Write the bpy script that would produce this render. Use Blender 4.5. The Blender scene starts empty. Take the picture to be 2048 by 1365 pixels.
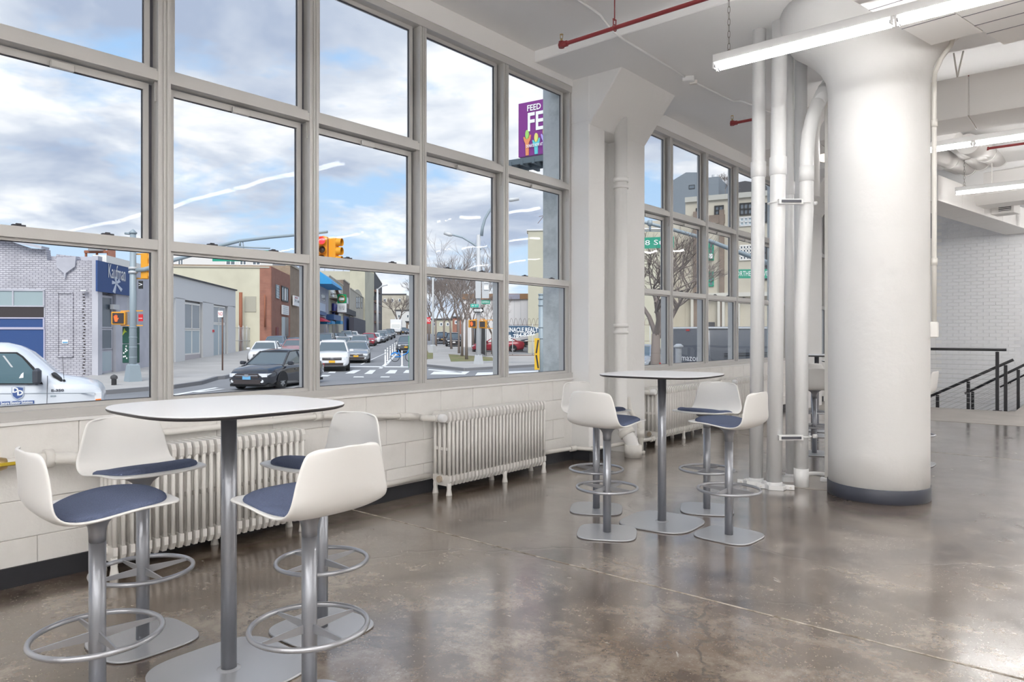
import bpy, bmesh, math, random
from mathutils import Vector, Matrix
random.seed(7)
PI = math.pi
S = bpy.context.scene
COL = S.collection

# ------------------------------------------------------------------ camera
F = 1432.0                      # focal length in pixels of the 2048 wide frame
HZ = 670.0                      # horizon row
H = 1.32                        # eye height above the interior floor
TH = math.radians(40.06)
V = Vector((-math.sin(TH), math.cos(TH), 0))
R = Vector((math.cos(TH), math.sin(TH), 0))
cam = bpy.data.cameras.new('camera')
cam.lens = F / 2048 * 36
cam.sensor_width = 36
cam.shift_y = -(682.5 - HZ) / 2048
cam.clip_end = 2000
cam.clip_start = 0.05
camo = bpy.data.objects.new('camera', cam)
camo.location = (0, 0, H)
camo.rotation_euler = (PI / 2, 0, TH)
COL.objects.link(camo)
S.camera = camo

# ------------------------------------------------------------------ view / exposure
S.view_settings.view_transform = 'Standard'
S.view_settings.look = 'None'
S.view_settings.gamma = 1
S.view_settings.use_curve_mapping = False
S.view_settings.exposure = 1.15
S.cycles.max_bounces = 8
S.cycles.diffuse_bounces = 5
S.cycles.glossy_bounces = 4
S.cycles.transparent_max_bounces = 16
S.cycles.sample_clamp_indirect = 4
S.cycles.use_fast_gi = False
TUBE = 18.0                     # radiance of the fluorescent tubes

# ------------------------------------------------------------------ sky: broken cloud on pale blue
w = bpy.data.worlds.new('sky')
S.world = w
w.use_nodes = True
nt = w.node_tree
nt.nodes.clear()
def nd(t, **k):
    n = nt.nodes.new(t)
    for a, b in k.items():
        setattr(n, a, b)
    return n
L_ = lambda a, b: nt.links.new(a, b)
tc = nd('ShaderNodeTexCoord')
sep = nd('ShaderNodeSeparateXYZ'); L_(tc.outputs['Generated'], sep.inputs[0])
zz = nd('ShaderNodeMath', operation='MAXIMUM'); L_(sep.outputs['Z'], zz.inputs[0]); zz.inputs[1].default_value = 0.0
zp = nd('ShaderNodeMath', operation='ADD'); L_(zz.outputs[0], zp.inputs[0]); zp.inputs[1].default_value = 0.16
dx = nd('ShaderNodeMath', operation='DIVIDE'); L_(sep.outputs['X'], dx.inputs[0]); L_(zp.outputs[0], dx.inputs[1])
dy = nd('ShaderNodeMath', operation='DIVIDE'); L_(sep.outputs['Y'], dy.inputs[0]); L_(zp.outputs[0], dy.inputs[1])
cb = nd('ShaderNodeCombineXYZ'); L_(dx.outputs[0], cb.inputs[0]); L_(dy.outputs[0], cb.inputs[1])
def noise(scale, detail, off, rough=0.55):
    m = nd('ShaderNodeMapping'); m.inputs['Location'].default_value = off
    L_(cb.outputs[0], m.inputs[0])
    n = nd('ShaderNodeTexNoise'); n.inputs['Scale'].default_value = scale
    n.inputs['Detail'].default_value = detail; n.inputs['Roughness'].default_value = rough
    n.inputs['Distortion'].default_value = 0.25
    L_(m.outputs[0], n.inputs['Vector'])
    return n.outputs['Fac']
def ramp(src, pts):
    r = nd('ShaderNodeValToRGB'); L_(src, r.inputs[0])
    e = r.color_ramp.elements
    while len(e) < len(pts): e.new(0.5)
    for i, (p, c) in enumerate(pts):
        e[i].position = p; e[i].color = tuple(c) + (1,) if len(c) == 3 else c
    return r.outputs[0]
blue = ramp(zz.outputs[0], [(0, (.60, .76, .92)), (.25, (.40, .62, .92)), (1, (.22, .42, .80))])
cloud = ramp(noise(1.5, 7, (3.1, 1.7, 0)), [(.36, (.42, .49, .64)), (.49, (.66, .71, .81)), (.60, (1.0, 1.0, 1.03))])
mask = ramp(noise(1.15, 8, (7.3, 4.2, 2), .6), [(.40, (0, 0, 0)), (.50, (1, 1, 1))])
mx = nd('ShaderNodeMix', data_type='RGBA'); L_(mask, mx.inputs[0]); L_(blue, mx.inputs[6]); L_(cloud, mx.inputs[7])
hz = ramp(zz.outputs[0], [(0, (1, 1, 1)), (.16, (0, 0, 0))])
hm = nd('ShaderNodeMath', operation='MULTIPLY'); L_(hz, hm.inputs[0]); hm.inputs[1].default_value = .45
mx2 = nd('ShaderNodeMix', data_type='RGBA'); L_(hm.outputs[0], mx2.inputs[0]); L_(mx.outputs[2], mx2.inputs[6]); mx2.inputs[7].default_value = (.74, .83, .95, 1)
bg = nd('ShaderNodeBackground'); L_(mx2.outputs[2], bg.inputs[0]); bg.inputs[1].default_value = .51
wo = nd('ShaderNodeOutputWorld'); L_(bg.outputs[0], wo.inputs[0])

# ------------------------------------------------------------------ hazy sun behind the viewer's building
sl = bpy.data.lights.new('sun', 'SUN'); sl.energy = 1.5; sl.angle = math.radians(40); sl.color = (1.0, .96, .90)
so = bpy.data.objects.new('sun', sl); COL.objects.link(so)
so.rotation_euler = Vector((.50, -.52, .69)).to_track_quat('Z', 'Y').to_euler()

# ------------------------------------------------------------------ pixel -> place on real surfaces
def W(px, py, d):
    p = (V + R * ((px - 1024) / F)) * d
    return Vector((p.x, p.y, H - (py - HZ) / F * d))
def gz(d):
    if d < 80: return -.956 + .008 * d
    if d < 150: return -.316 + .0234 * (d - 80)
    return 1.322 + .004 * (d - 150)
def G(px, py):                  # point of the street under a pixel
    a, b = 2.0, 600.0
    for _ in range(60):
        m = (a + b) / 2
        if H - (py - HZ) / F * m > gz(m): a = m
        else: b = m
    return GD(px, a)
def GD(px, d, dz=0):
    p = W(px, HZ, d); p.z = gz(d) + dz
    return p
def heading(vp):
    return (V + R * ((vp - 1024) / F)).normalized()
SH = heading(830)               # the side street runs this way
SL = Vector((SH.y, -SH.x, 0))   # and this is its right
def SP(a, b, z=None):           # street frame: metres along, metres right of the camera
    p = SH * a + SL * b
    p.z = gz(p.dot(V)) if z is None else z
    return p
def rz(v): return math.atan2(v.y, v.x)

# ------------------------------------------------------------------ materials
MATS = {}
def mat(name, color, rough=.5, metal=0, spec=.5, emit=None, estr=0, bump=None, var=None, coat=0):
    if name in MATS: return MATS[name]
    m = bpy.data.materials.new(name); m.use_nodes = True
    t = m.node_tree; b = t.nodes['Principled BSDF']
    b.inputs['Base Color'].default_value = tuple(color) + (1,)
    b.inputs['Roughness'].default_value = rough
    b.inputs['Metallic'].default_value = metal
    b.inputs['Specular IOR Level'].default_value = spec
    b.inputs['Coat Weight'].default_value = coat
    if emit:
        b.inputs['Emission Color'].default_value = tuple(emit) + (1,)
        b.inputs['Emission Strength'].default_value = estr
    co = None
    if bump or var:
        co = t.nodes.new('ShaderNodeTexCoord')
    if bump:                    # (scale, strength, detail)
        n = t.nodes.new('ShaderNodeTexNoise'); n.inputs['Scale'].default_value = bump[0]
        n.inputs['Detail'].default_value = bump[2] if len(bump) > 2 else 3
        t.links.new(co.outputs['Object'], n.inputs['Vector'])
        bp = t.nodes.new('ShaderNodeBump'); bp.inputs['Strength'].default_value = bump[1]
        bp.inputs['Distance'].default_value = .01
        t.links.new(n.outputs['Fac'], bp.inputs['Height']); t.links.new(bp.outputs[0], b.inputs['Normal'])
    if var:                     # (scale, other colour, lo, hi)
        n = t.nodes.new('ShaderNodeTexNoise'); n.inputs['Scale'].default_value = var[0]; n.inputs['Detail'].default_value = 6
        n.inputs['Roughness'].default_value = .65
        t.links.new(co.outputs['Object'], n.inputs['Vector'])
        r = t.nodes.new('ShaderNodeMapRange'); r.inputs[1].default_value = var[2]; r.inputs[2].default_value = var[3]
        t.links.new(n.outputs['Fac'], r.inputs[0])
        x = t.nodes.new('ShaderNodeMix'); x.data_type = 'RGBA'
        x.inputs[6].default_value = tuple(color) + (1,); x.inputs[7].default_value = tuple(var[1]) + (1,)
        t.links.new(r.outputs[0], x.inputs[0]); t.links.new(x.outputs[2], b.inputs['Base Color'])
    MATS[name] = m
    return m

def brick_mat(name, c1, c2, mortar, bw=.2, bh=.068, msize=.008, axis='XZ', dirt=None):
    m = bpy.data.materials.new(name); m.use_nodes = True
    t = m.node_tree; b = t.nodes['Principled BSDF']; b.inputs['Roughness'].default_value = .85
    co = t.nodes.new('ShaderNodeTexCoord'); s = t.nodes.new('ShaderNodeSeparateXYZ'); c = t.nodes.new('ShaderNodeCombineXYZ')
    t.links.new(co.outputs['Object'], s.inputs[0])
    if axis == 'XYZ':
        ad = t.nodes.new('ShaderNodeMath'); ad.operation = 'ADD'
        t.links.new(s.outputs['X'], ad.inputs[0]); t.links.new(s.outputs['Y'], ad.inputs[1]); t.links.new(ad.outputs[0], c.inputs[0])
    else:
        t.links.new(s.outputs[axis[0]], c.inputs[0])
    t.links.new(s.outputs['Z'], c.inputs[1])
    br = t.nodes.new('ShaderNodeTexBrick'); br.inputs['Scale'].default_value = 1
    br.inputs['Brick Width'].default_value = bw; br.inputs['Row Height'].default_value = bh
    br.inputs['Mortar Size'].default_value = msize
    br.inputs['Color1'].default_value = tuple(c1) + (1,); br.inputs['Color2'].default_value = tuple(c2) + (1,)
    br.inputs['Mortar'].default_value = tuple(mortar) + (1,)
    t.links.new(c.outputs[0], br.inputs['Vector'])
    n = t.nodes.new('ShaderNodeTexNoise'); n.inputs['Scale'].default_value = 1.3; n.inputs['Detail'].default_value = 6
    t.links.new(co.outputs['Object'], n.inputs['Vector'])
    r = t.nodes.new('ShaderNodeMapRange'); r.inputs[1].default_value = .3; r.inputs[2].default_value = .75
    r.inputs[3].default_value = 1.08; r.inputs[4].default_value = .78
    t.links.new(n.outputs['Fac'], r.inputs[0])
    x = t.nodes.new('ShaderNodeMix'); x.data_type = 'RGBA'; x.blend_type = 'MULTIPLY'; x.inputs[0].default_value = 1
    t.links.new(br.outputs['Color'], x.inputs[6]); t.links.new(r.outputs[0], x.inputs[7])
    t.links.new(x.outputs[2], b.inputs['Base Color'])
    return m

def glass_mat(name, tint=(.97, .98, .98), refl=1.0):
    m = bpy.data.materials.new(name); m.use_nodes = True
    t = m.node_tree; t.nodes.clear()
    o = t.nodes.new('ShaderNodeOutputMaterial'); mix = t.nodes.new('ShaderNodeMixShader')
    tr = t.nodes.new('ShaderNodeBsdfTransparent'); tr.inputs[0].default_value = tuple(tint) + (1,)
    gl = t.nodes.new('ShaderNodeBsdfGlossy'); gl.inputs['Roughness'].default_value = .01
    lw = t.nodes.new('ShaderNodeLayerWeight'); lw.inputs['Blend'].default_value = .5     # Schlick fresnel, same from both sides
    pw = t.nodes.new('ShaderNodeMath'); pw.operation = 'POWER'; pw.inputs[1].default_value = 5; t.links.new(lw.outputs['Facing'], pw.inputs[0])
    fr = t.nodes.new('ShaderNodeMath'); fr.operation = 'MULTIPLY_ADD'; fr.inputs[1].default_value = .60; fr.inputs[2].default_value = .006; t.links.new(pw.outputs[0], fr.inputs[0])
    ml = t.nodes.new('ShaderNodeMath'); ml.operation = 'MULTIPLY'; ml.inputs[1].default_value = refl
    # wavy float of old panes
    co = t.nodes.new('ShaderNodeTexCoord'); n = t.nodes.new('ShaderNodeTexNoise'); n.inputs['Scale'].default_value = 1.1
    t.links.new(co.outputs['Object'], n.inputs['Vector'])
    bp = t.nodes.new('ShaderNodeBump'); bp.inputs['Strength'].default_value = .25; bp.inputs['Distance'].default_value = .02
    t.links.new(n.outputs['Fac'], bp.inputs['Height']); t.links.new(bp.outputs[0], gl.inputs['Normal'])
    t.links.new(fr.outputs[0], ml.inputs[0]); t.links.new(ml.outputs[0], mix.inputs[0])
    t.links.new(tr.outputs[0], mix.inputs[1]); t.links.new(gl.outputs[0], mix.inputs[2]); t.links.new(mix.outputs[0], o.inputs[0])
    return m

M_wall = mat('white_wall_paint', (.88, .875, .865), .55, bump=(14, .25, 4))
M_block = mat('painted_block', (.86, .845, .82), .5, bump=(40, .25, 3), var=(1.5, (.77, .75, .72), .45, .75))
M_ceil = mat('ceiling_paint', (.90, .90, .90), .75, bump=(6, .25, 5))
M_col = mat('column_stucco', (.80, .795, .785), .6, bump=(5, 1.0, 7))
M_pipe = mat('white_pipe', (.93, .93, .93), .32)
M_pipe2 = mat('cream_pipe', (.80, .78, .74), .45, bump=(20, .2))
M_duct = mat('duct_paint', (.86, .845, .83), .5)
M_black = mat('black_base', (.022, .023, .028), .5)
M_frame = mat('window_aluminium', (.60, .59, .575), .42, .25, bump=(60, .05))
M_framedark = mat('window_track_shadow', (.10, .10, .12), .5, .2)  # even dark grey for tracks, seams and slots
M_gasket = mat('window_gasket', (.05, .05, .06), .6)
M_shell = mat('white_plastic', (.87, .86, .84), .35)
M_fab = mat('blue_fabric', (.095, .115, .185), .95, spec=.2, bump=(260, .5, 2), var=(180, (.11, .135, .22), .35, .65))
M_steel = mat('grey_powder_steel', (.31, .32, .35), .30, .6)
M_base = mat('base_plate_steel_lit', (.50, .51, .54), .26, .35)  # lighter than the post steel: window reflection put into the colour
M_steel2 = mat('bright_steel', (.44, .45, .48), .3, .7)
M_top = mat('table_laminate', (.90, .905, .93), .35, spec=.35)
M_edge = mat('dark_table_edge', (.035, .03, .032), .4)
M_rad = mat('radiator_enamel', (.84, .82, .79), .4)
M_red = mat('red_sprinkler', (.27, .035, .04), .4)
M_brass = mat('brass', (.55, .40, .2), .35, .9)
M_yel = mat('yellow_handle', (.5, .36, .02), .45)
M_tube = mat('fluorescent_tube', (1, 1, 1), .4, emit=(1.0, .985, .965), estr=TUBE)
M_fix = mat('fixture_enamel', (.85, .85, .85), .35)
M_chain = mat('chain_steel', (.30, .28, .26), .35, .9)
M_blackmetal = mat('black_rail', (.018, .018, .022), .45)
M_cable = mat('steel_cable', (.5, .5, .5), .3, .9)
M_landing = mat('landing_concrete', (.36, .335, .31), .6, var=(2, (.42, .39, .36), .35, .7))
M_glass = glass_mat('pane_glass', refl=1)
# exterior
M_asph = mat('asphalt', (.20, .205, .215), .85, var=(.35, (.27, .27, .28), .35, .7), bump=(8, .3))
M_walk = mat('sidewalk_concrete', (.46, .44, .42), .85, var=(.5, (.38, .36, .34), .4, .7))
M_curb = mat('curb_stone', (.22, .22, .23), .8)
M_white = mat('road_paint', (.78, .78, .78), .7)
M_grass = mat('winter_grass', (.15, .19, .06), .95, var=(1.2, (.28, .2, .12), .4, .65))
M_pole = mat('pole_blue_grey', (.30, .36, .40), .5, .1)
M_polelt = mat('pole_pale_grey', (.55, .56, .57), .5, .1)
M_sigy = mat('signal_yellow', (.78, .34, .02), .45)
M_signgreen = mat('street_sign_green', (.01, .30, .19), .5)
M_signwhite = mat('sign_white', (.85, .85, .85), .5)
M_signred = mat('sign_red', (.6, .02, .03), .5)
M_signblack = mat('sign_black', (.02, .02, .02), .5)
M_redlens = mat('lit_red_lens', (.8, .02, .03), .4, emit=(1, .03, .05), estr=1.0)
M_darklens = mat('unlit_lens', (.05, .04, .04), .3)
M_hand = mat('lit_orange_hand', (.8, .1, .02), .4, emit=(1, .15, .03), estr=.35)
M_tyre = mat('tyre', (.02, .02, .022), .8)
M_rim = mat('wheel_rim', (.45, .46, .48), .35, .7)
M_cglass = mat('car_glass', (.10, .13, .15), .06, spec=.9)
M_chrome = mat('car_chrome', (.6, .6, .62), .2, .9)
M_lamp = mat('car_lamp', (.75, .77, .8), .15)
M_amber = mat('amber_lens', (.8, .2, .03), .3)
M_tail = mat('tail_lens', (.5, .02, .02), .3)
M_plate = mat('plate_yellow', (.75, .42, .03), .5)
M_plateb = mat('plate_blue', (.15, .4, .65), .5)
M_bark = mat('bark', (.23, .19, .17), .9)
M_bluewall = mat('deep_blue_panel', (.025, .07, .22), .6)
M_greenbox = mat('dark_green_box', (.01, .07, .05), .5)
M_greywin = mat('grey_pane', (.13, .16, .19), .15, spec=.8)
M_milkwin = mat('milky_pane', (.42, .50, .54), .4)
M_stucco_grey = mat('grey_stucco', (.52, .52, .57), .85, var=(.7, (.42, .42, .47), .4, .7))
M_cream = mat('cream_stucco', (.62, .59, .46), .85, var=(.25, (.52, .49, .38), .45, .7))
M_beige = mat('beige_stucco', (.50, .48, .38), .85, var=(.2, (.42, .40, .32), .45, .7))
M_beige2 = mat('limestone', (.50, .46, .38), .85, var=(.3, (.42, .38, .31), .45, .7))
M_darkroof = mat('dark_roof', (.08, .08, .085), .9)
M_whiteb = mat('white_facade', (.68, .68, .68), .8)
M_ext = mat('exterior_concrete', (.70, .73, .73), .8, var=(3, (.44, .48, .48), .45, .7), bump=(25, .5))
M_purple = mat('billboard_purple', (.20, .03, .22), .6)
B_grey = brick_mat('grey_painted_brick', (.58, .57, .61), (.50, .49, .54), (.27, .26, .30), bw=.25, bh=.095, msize=.016)
B_red = brick_mat('red_brick', (.36, .13, .085), (.30, .10, .065), (.34, .25, .2), axis='XYZ')
B_tan = brick_mat('tan_brick', (.34, .25, .17), (.27, .18, .12), (.33, .29, .24), axis='XYZ')
B_brown = brick_mat('brown_brick', (.24, .17, .13), (.19, .14, .11), (.25, .22, .19), axis='XYZ')

# floor: stained, waxed concrete
def floor_mat():
    m = bpy.data.materials.new('waxed_concrete'); m.use_nodes = True
    t = m.node_tree; b = t.nodes['Principled BSDF']
    N = lambda k, **a: (lambda n: [setattr(n, x, y) for x, y in a.items()] and n or n)(t.nodes.new(k))
    co = N('ShaderNodeTexCoord').outputs['Object']
    def nz(sc, det=6, ro=.6, dist=0):
        n = N('ShaderNodeTexNoise'); n.inputs['Scale'].default_value = sc; n.inputs['Detail'].default_value = det
        n.inputs['Roughness'].default_value = ro; n.inputs['Distortion'].default_value = dist
        t.links.new(co, n.inputs['Vector']); return n.outputs['Fac']
    def rp(src, a, bb, c=0, d=1):
        r = N('ShaderNodeMapRange'); r.inputs[1].default_value = a; r.inputs[2].default_value = bb
        r.inputs[3].default_value = c; r.inputs[4].default_value = d; t.links.new(src, r.inputs[0]); return r.outputs[0]
    def mix(f, a, bb):
        x = N('ShaderNodeMix', data_type='RGBA')
        t.links.new(f, x.inputs[0])
        for i, v in ((6, a), (7, bb)):
            if isinstance(v, tuple): x.inputs[i].default_value = v + (1,)
            else: t.links.new(v, x.inputs[i])
        return x.outputs[2]
    c = mix(rp(nz(.9, 9, .72, .15), .40, .60), (.068, .043, .028), (.200, .150, .110))
    c = mix(rp(nz(2.7, 10, .78, .2), .46, .64), c, (.32, .265, .21))
    c = mix(rp(nz(1.7, 10, .78, .25), .50, .62, 0, .8), c, (.045, .030, .022))
    # aggregate specks and pale worn patches
    vo = N('ShaderNodeTexVoronoi'); vo.inputs['Scale'].default_value = 55; t.links.new(co, vo.inputs['Vector'])
    sp = rp(vo.outputs['Distance'], .10, .16, 1, 0)
    k = N('ShaderNodeMath', operation='MULTIPLY'); t.links.new(sp, k.inputs[0]); t.links.new(rp(nz(1.1, 5), .40, .55, 0, .8), k.inputs[1])
    c = mix(k.outputs[0], c, (.42, .37, .31))
    ch = rp(nz(7.5, 4, .6, .5), .70, .73)
    c = mix(ch, c, (.42, .39, .35))
    # fine cracks
    v2 = N('ShaderNodeTexVoronoi', feature='DISTANCE_TO_EDGE'); v2.inputs['Scale'].default_value = .33
    mp = N('ShaderNodeMapping'); wn = N('ShaderNodeTexNoise'); wn.inputs['Scale'].default_value = 1.1; wn.inputs['Detail'].default_value = 6
    t.links.new(co, wn.inputs['Vector'])
    av = N('ShaderNodeVectorMath', operation='ADD'); sv = N('ShaderNodeVectorMath', operation='SCALE'); sv.inputs['Scale'].default_value = 1.2
    t.links.new(wn.outputs['Color'], sv.inputs[0]); t.links.new(co, av.inputs[0]); t.links.new(sv.outputs[0], av.inputs[1])
    t.links.new(av.outputs[0], v2.inputs['Vector'])
    cr = rp(v2.outputs['Distance'], .001, .004, .45, 0)
    c = mix(cr, c, (.05, .04, .035))
    t.links.new(c, b.inputs['Base Color'])
    t.links.new(rp(nz(2.2, 7, .7), .3, .7, .12, .30), b.inputs['Roughness'])
    t.links.new(rp(nz(3.2, 7, .7), .3, .7, .10, .24), b.inputs['Coat Roughness'])
    b.inputs['Specular IOR Level'].default_value = .6; b.inputs['Coat Weight'].default_value = 1; b.inputs['Coat IOR'].default_value = 1.65
    bp = N('ShaderNodeBump'); bp.inputs['Strength'].default_value = .28; bp.inputs['Distance'].default_value = .006
    h = N('ShaderNodeMath', operation='ADD'); t.links.new(nz(5, 7, .6), h.inputs[0]); t.links.new(rp(v2.outputs['Distance'], .002, .008, -.6, 0), h.inputs[1])
    h2 = N('ShaderNodeMath', operation='MULTIPLY_ADD'); t.links.new(nz(38, 5, .7), h2.inputs[0]); h2.inputs[1].default_value = .16; t.links.new(h.outputs[0], h2.inputs[2]); t.links.new(h2.outputs[0], bp.inputs['Height']); t.links.new(bp.outputs[0], b.inputs['Normal'])
    return m
M_floor = floor_mat()

# ------------------------------------------------------------------ mesh builder
class MB:
    def __init__(s):
        s.v = []; s.f = []; s.sm = []; s.mi = []; s.cur = 0
    def mark(s): return len(s.v)
    def add(s, vs, fs, smooth=False):
        o = len(s.v); s.v += [tuple(x) for x in vs]
        for f in fs:
            s.f.append(tuple(o + i for i in f)); s.sm.append(smooth); s.mi.append(s.cur)
        return s
    def box(s, a, b, ch=0):
        x0, y0, z0 = a; x1, y1, z1 = b
        if x0 > x1: x0, x1 = x1, x0
        if y0 > y1: y0, y1 = y1, y0
        if z0 > z1: z0, z1 = z1, z0
        if ch:
            bm = bmesh.new(); bmesh.ops.create_cube(bm, size=1)
            for q in bm.verts: q.co = Vector(((x0 + x1) / 2 + q.co.x * (x1 - x0), (y0 + y1) / 2 + q.co.y * (y1 - y0), (z0 + z1) / 2 + q.co.z * (z1 - z0)))
            bmesh.ops.bevel(bm, geom=bm.edges[:] + bm.verts[:], offset=ch, segments=1, affect='EDGES')
            bm.verts.index_update()
            s.add([q.co for q in bm.verts], [[q.index for q in f.verts] for f in bm.faces]); bm.free()
            return s
        return s.add([(x0, y0, z0), (x1, y0, z0), (x1, y1, z0), (x0, y1, z0), (x0, y0, z1), (x1, y0, z1), (x1, y1, z1), (x0, y1, z1)],
                     [(0, 3, 2, 1), (4, 5, 6, 7), (0, 1, 5, 4), (1, 2, 6, 5), (2, 3, 7, 6), (3, 0, 4, 7)])
    def cbox(s, c, size, rot=0, ch=0):
        m = s.mark(); x, y, z = [q / 2 for q in size]
        s.box((-x, -y, -z), (x, y, z), ch)
        s.xf(m, Matrix.Translation(c) @ Matrix.Rotation(rot, 4, 'Z')); return s
    def bar(s, p, q, wd, ht, up=(0, 0, 1)):     # a rectangular bar from p to q
        p = Vector(p); q = Vector(q); d = q - p; l = d.length; d.normalize()
        up = Vector(up); sd = d.cross(up)
        if sd.length < 1e-5: sd = d.cross(Vector((1, 0, 0)))
        sd.normalize(); u = sd.cross(d)
        vs = []
        for e in (p, q):
            for a, b in ((-1, -1), (1, -1), (1, 1), (-1, 1)):
                vs.append(e + sd * (a * wd / 2) + u * (b * ht / 2))
        return s.add(vs, [(3, 2, 1, 0), (4, 5, 6, 7), (0, 1, 5, 4), (1, 2, 6, 5), (2, 3, 7, 6), (3, 0, 4, 7)])
    def tube(s, pts, r, n=12, closed=False, caps=True, smooth=True):
        pts = [Vector(p) for p in pts]; N = len(pts)
        rs = r if isinstance(r, (list, tuple)) else [r] * N
        t0 = (pts[1] - pts[0]).normalized()
        up = Vector((0, 0, 1)) if abs(t0.z) < .9 else Vector((1, 0, 0))
        u = t0.cross(up).normalized(); o = len(s.v); vs = []
        for i, p in enumerate(pts):
            if closed: t = (pts[(i + 1) % N] - pts[i - 1]).normalized()
            elif i == 0: t = t0
            elif i == N - 1: t = (pts[-1] - pts[-2]).normalized()
            else: t = ((pts[i + 1] - p).normalized() + (p - pts[i - 1]).normalized()).normalized()
            u = (u - t * u.dot(t)).normalized(); wv = t.cross(u)
            k = 1.0
            for j in range(n):
                a = 2 * PI * j / n
                vs.append(p + (u * math.cos(a) + wv * math.sin(a)) * rs[i] * k)
        fs = []
        for i in range(N if closed else N - 1):
            for j in range(n):
                a = i * n + j; b = i * n + (j + 1) % n; c = ((i + 1) % N) * n + (j + 1) % n; d = ((i + 1) % N) * n + j
                fs.append((a, b, c, d))
        s.add(vs, fs, smooth)
        if caps and not closed:
            s.f.append(tuple(o + j for j in range(n - 1, -1, -1))); s.sm.append(False); s.mi.append(s.cur)
            s.f.append(tuple(o + (N - 1) * n + j for j in range(n))); s.sm.append(False); s.mi.append(s.cur)
        return s
    def cyl(s, p, q, r, r2=None, n=16): return s.tube([p, q], [r, r if r2 is None else r2], n)
    def ring(s, c, R_, r, n=48, m=8, ax='Z'):
        c = Vector(c); pts = []
        for i in range(n):
            a = 2 * PI * i / n
            q = {'Z': (math.cos(a), math.sin(a), 0), 'X': (0, math.cos(a), math.sin(a)), 'Y': (math.cos(a), 0, math.sin(a))}[ax]
            pts.append(c + Vector(q) * R_)
        return s.tube(pts, r, m, closed=True)
    def lathe(s, prof, n=32, c=(0, 0, 0), smooth=True, cap=True):
        vs = []; fs = []
        for r_, z_ in prof:
            for j in range(n):
                a = 2 * PI * j / n; vs.append((c[0] + r_ * math.cos(a), c[1] + r_ * math.sin(a), c[2] + z_))
        for i in range(len(prof) - 1):
            for j in range(n):
                fs.append((i * n + j, i * n + (j + 1) % n, (i + 1) * n + (j + 1) % n, (i + 1) * n + j))
        o = len(s.v); s.add(vs, fs, smooth)
        if cap:
            s.f.append(tuple(o + j for j in range(n - 1, -1, -1))); s.sm.append(False); s.mi.append(s.cur)
            s.f.append(tuple(o + (len(prof) - 1) * n + j for j in range(n))); s.sm.append(False); s.mi.append(s.cur)
        return s
    def prism(s, poly, z0, z1, axis='Z', smooth=False):    # poly in the two other axes
        def P(a, b, c):
            return {'Z': (a, b, c), 'Y': (a, c, b), 'X': (c, a, b)}[axis]
        n = len(poly)
        vs = [P(a, b, z0) for a, b in poly] + [P(a, b, z1) for a, b in poly]
        o = len(s.v); s.add(vs, [(i, (i + 1) % n, n + (i + 1) % n, n + i) for i in range(n)], smooth)
        s.f.append(tuple(o + j for j in range(n - 1, -1, -1))); s.sm.append(False); s.mi.append(s.cur)
        s.f.append(tuple(o + n + j for j in range(n))); s.sm.append(False); s.mi.append(s.cur)
        return s
    def loft(s, rings, smooth=True, cap=True):
        n = len(rings[0]); vs = [p for r in rings for p in r]; fs = []
        for i in range(len(rings) - 1):
            for j in range(n):
                fs.append((i * n + j, i * n + (j + 1) % n, (i + 1) * n + (j + 1) % n, (i + 1) * n + j))
        o = len(s.v); s.add(vs, fs, smooth)
        if cap:
            s.f.append(tuple(o + j for j in range(n - 1, -1, -1))); s.sm.append(False); s.mi.append(s.cur)
            s.f.append(tuple(o + (len(rings) - 1) * n + j for j in range(n))); s.sm.append(False); s.mi.append(s.cur)
        return s
    def xf(s, m0, M):
        for i in range(m0, len(s.v)): s.v[i] = tuple(M @ Vector(s.v[i]))
        return s

def mesh(name, mb, m):
    me = bpy.data.meshes.new(name); me.from_pydata(mb.v, [], mb.f)
    ms = m if isinstance(m, (list, tuple)) else [m]
    for q in ms: me.materials.append(q)
    me.polygons.foreach_set('use_smooth', mb.sm)
    me.polygons.foreach_set('material_index', mb.mi)
    bm = bmesh.new(); bm.from_mesh(me); bmesh.ops.recalc_face_normals(bm, faces=bm.faces); bm.to_mesh(me); bm.free()
    me.update(); return me
def put(name, me, parent=None, loc=(0, 0, 0), rot=(0, 0, 0)):
    o = bpy.data.objects.new(name, me); COL.objects.link(o)
    o.parent = parent; o.location = loc; o.rotation_euler = rot
    return o
def part(name, mb, m, parent=None, label=None, loc=(0, 0, 0), rot=(0, 0, 0)):
    o = put(name, mesh(name, mb, m), parent, loc, rot)
    if label: o['label'] = label
    return o
def thing(name, label, cat, loc=(0, 0, 0), rotz=0, group=None):
    o = bpy.data.objects.new(name, None); COL.objects.link(o); o.empty_display_size = .1
    o.location = loc; o.rotation_euler = (0, 0, rotz); o['label'] = label; o['category'] = cat
    if group: o['group'] = group
    return o
def struct(name, label=None):
    o = bpy.data.objects.new(name, None); COL.objects.link(o); o['kind'] = 'structure'
    if label: o['label'] = label
    return o
def sobj(name, mb, m, label=None):
    o = part(name, mb, m); o['kind'] = 'structure'
    if label: o['label'] = label
    return o
def solo(name, mb, m, label, cat, group=None, loc=(0, 0, 0), rot=(0, 0, 0)):
    o = part(name, mb, m, None, label, loc, rot); o['category'] = cat
    if group: o['group'] = group
    return o
def bevel(o, wd, seg=2, ang=40):
    b = o.modifiers.new('bevel', 'BEVEL'); b.width = wd; b.segments = seg; b.limit_method = 'ANGLE'; b.angle_limit = math.radians(ang)
    return o
def dup(root, loc, rotz, label=None, group=None):
    r = root.copy(); COL.objects.link(r); r.location = loc; r.rotation_euler = (0, 0, rotz)
    if label: r['label'] = label
    if group: r['group'] = group
    for ch in list(root.children):
        c = ch.copy(); COL.objects.link(c); c.parent = r
        for g in list(ch.children):
            d = g.copy(); COL.objects.link(d); d.parent = c
    return r
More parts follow.
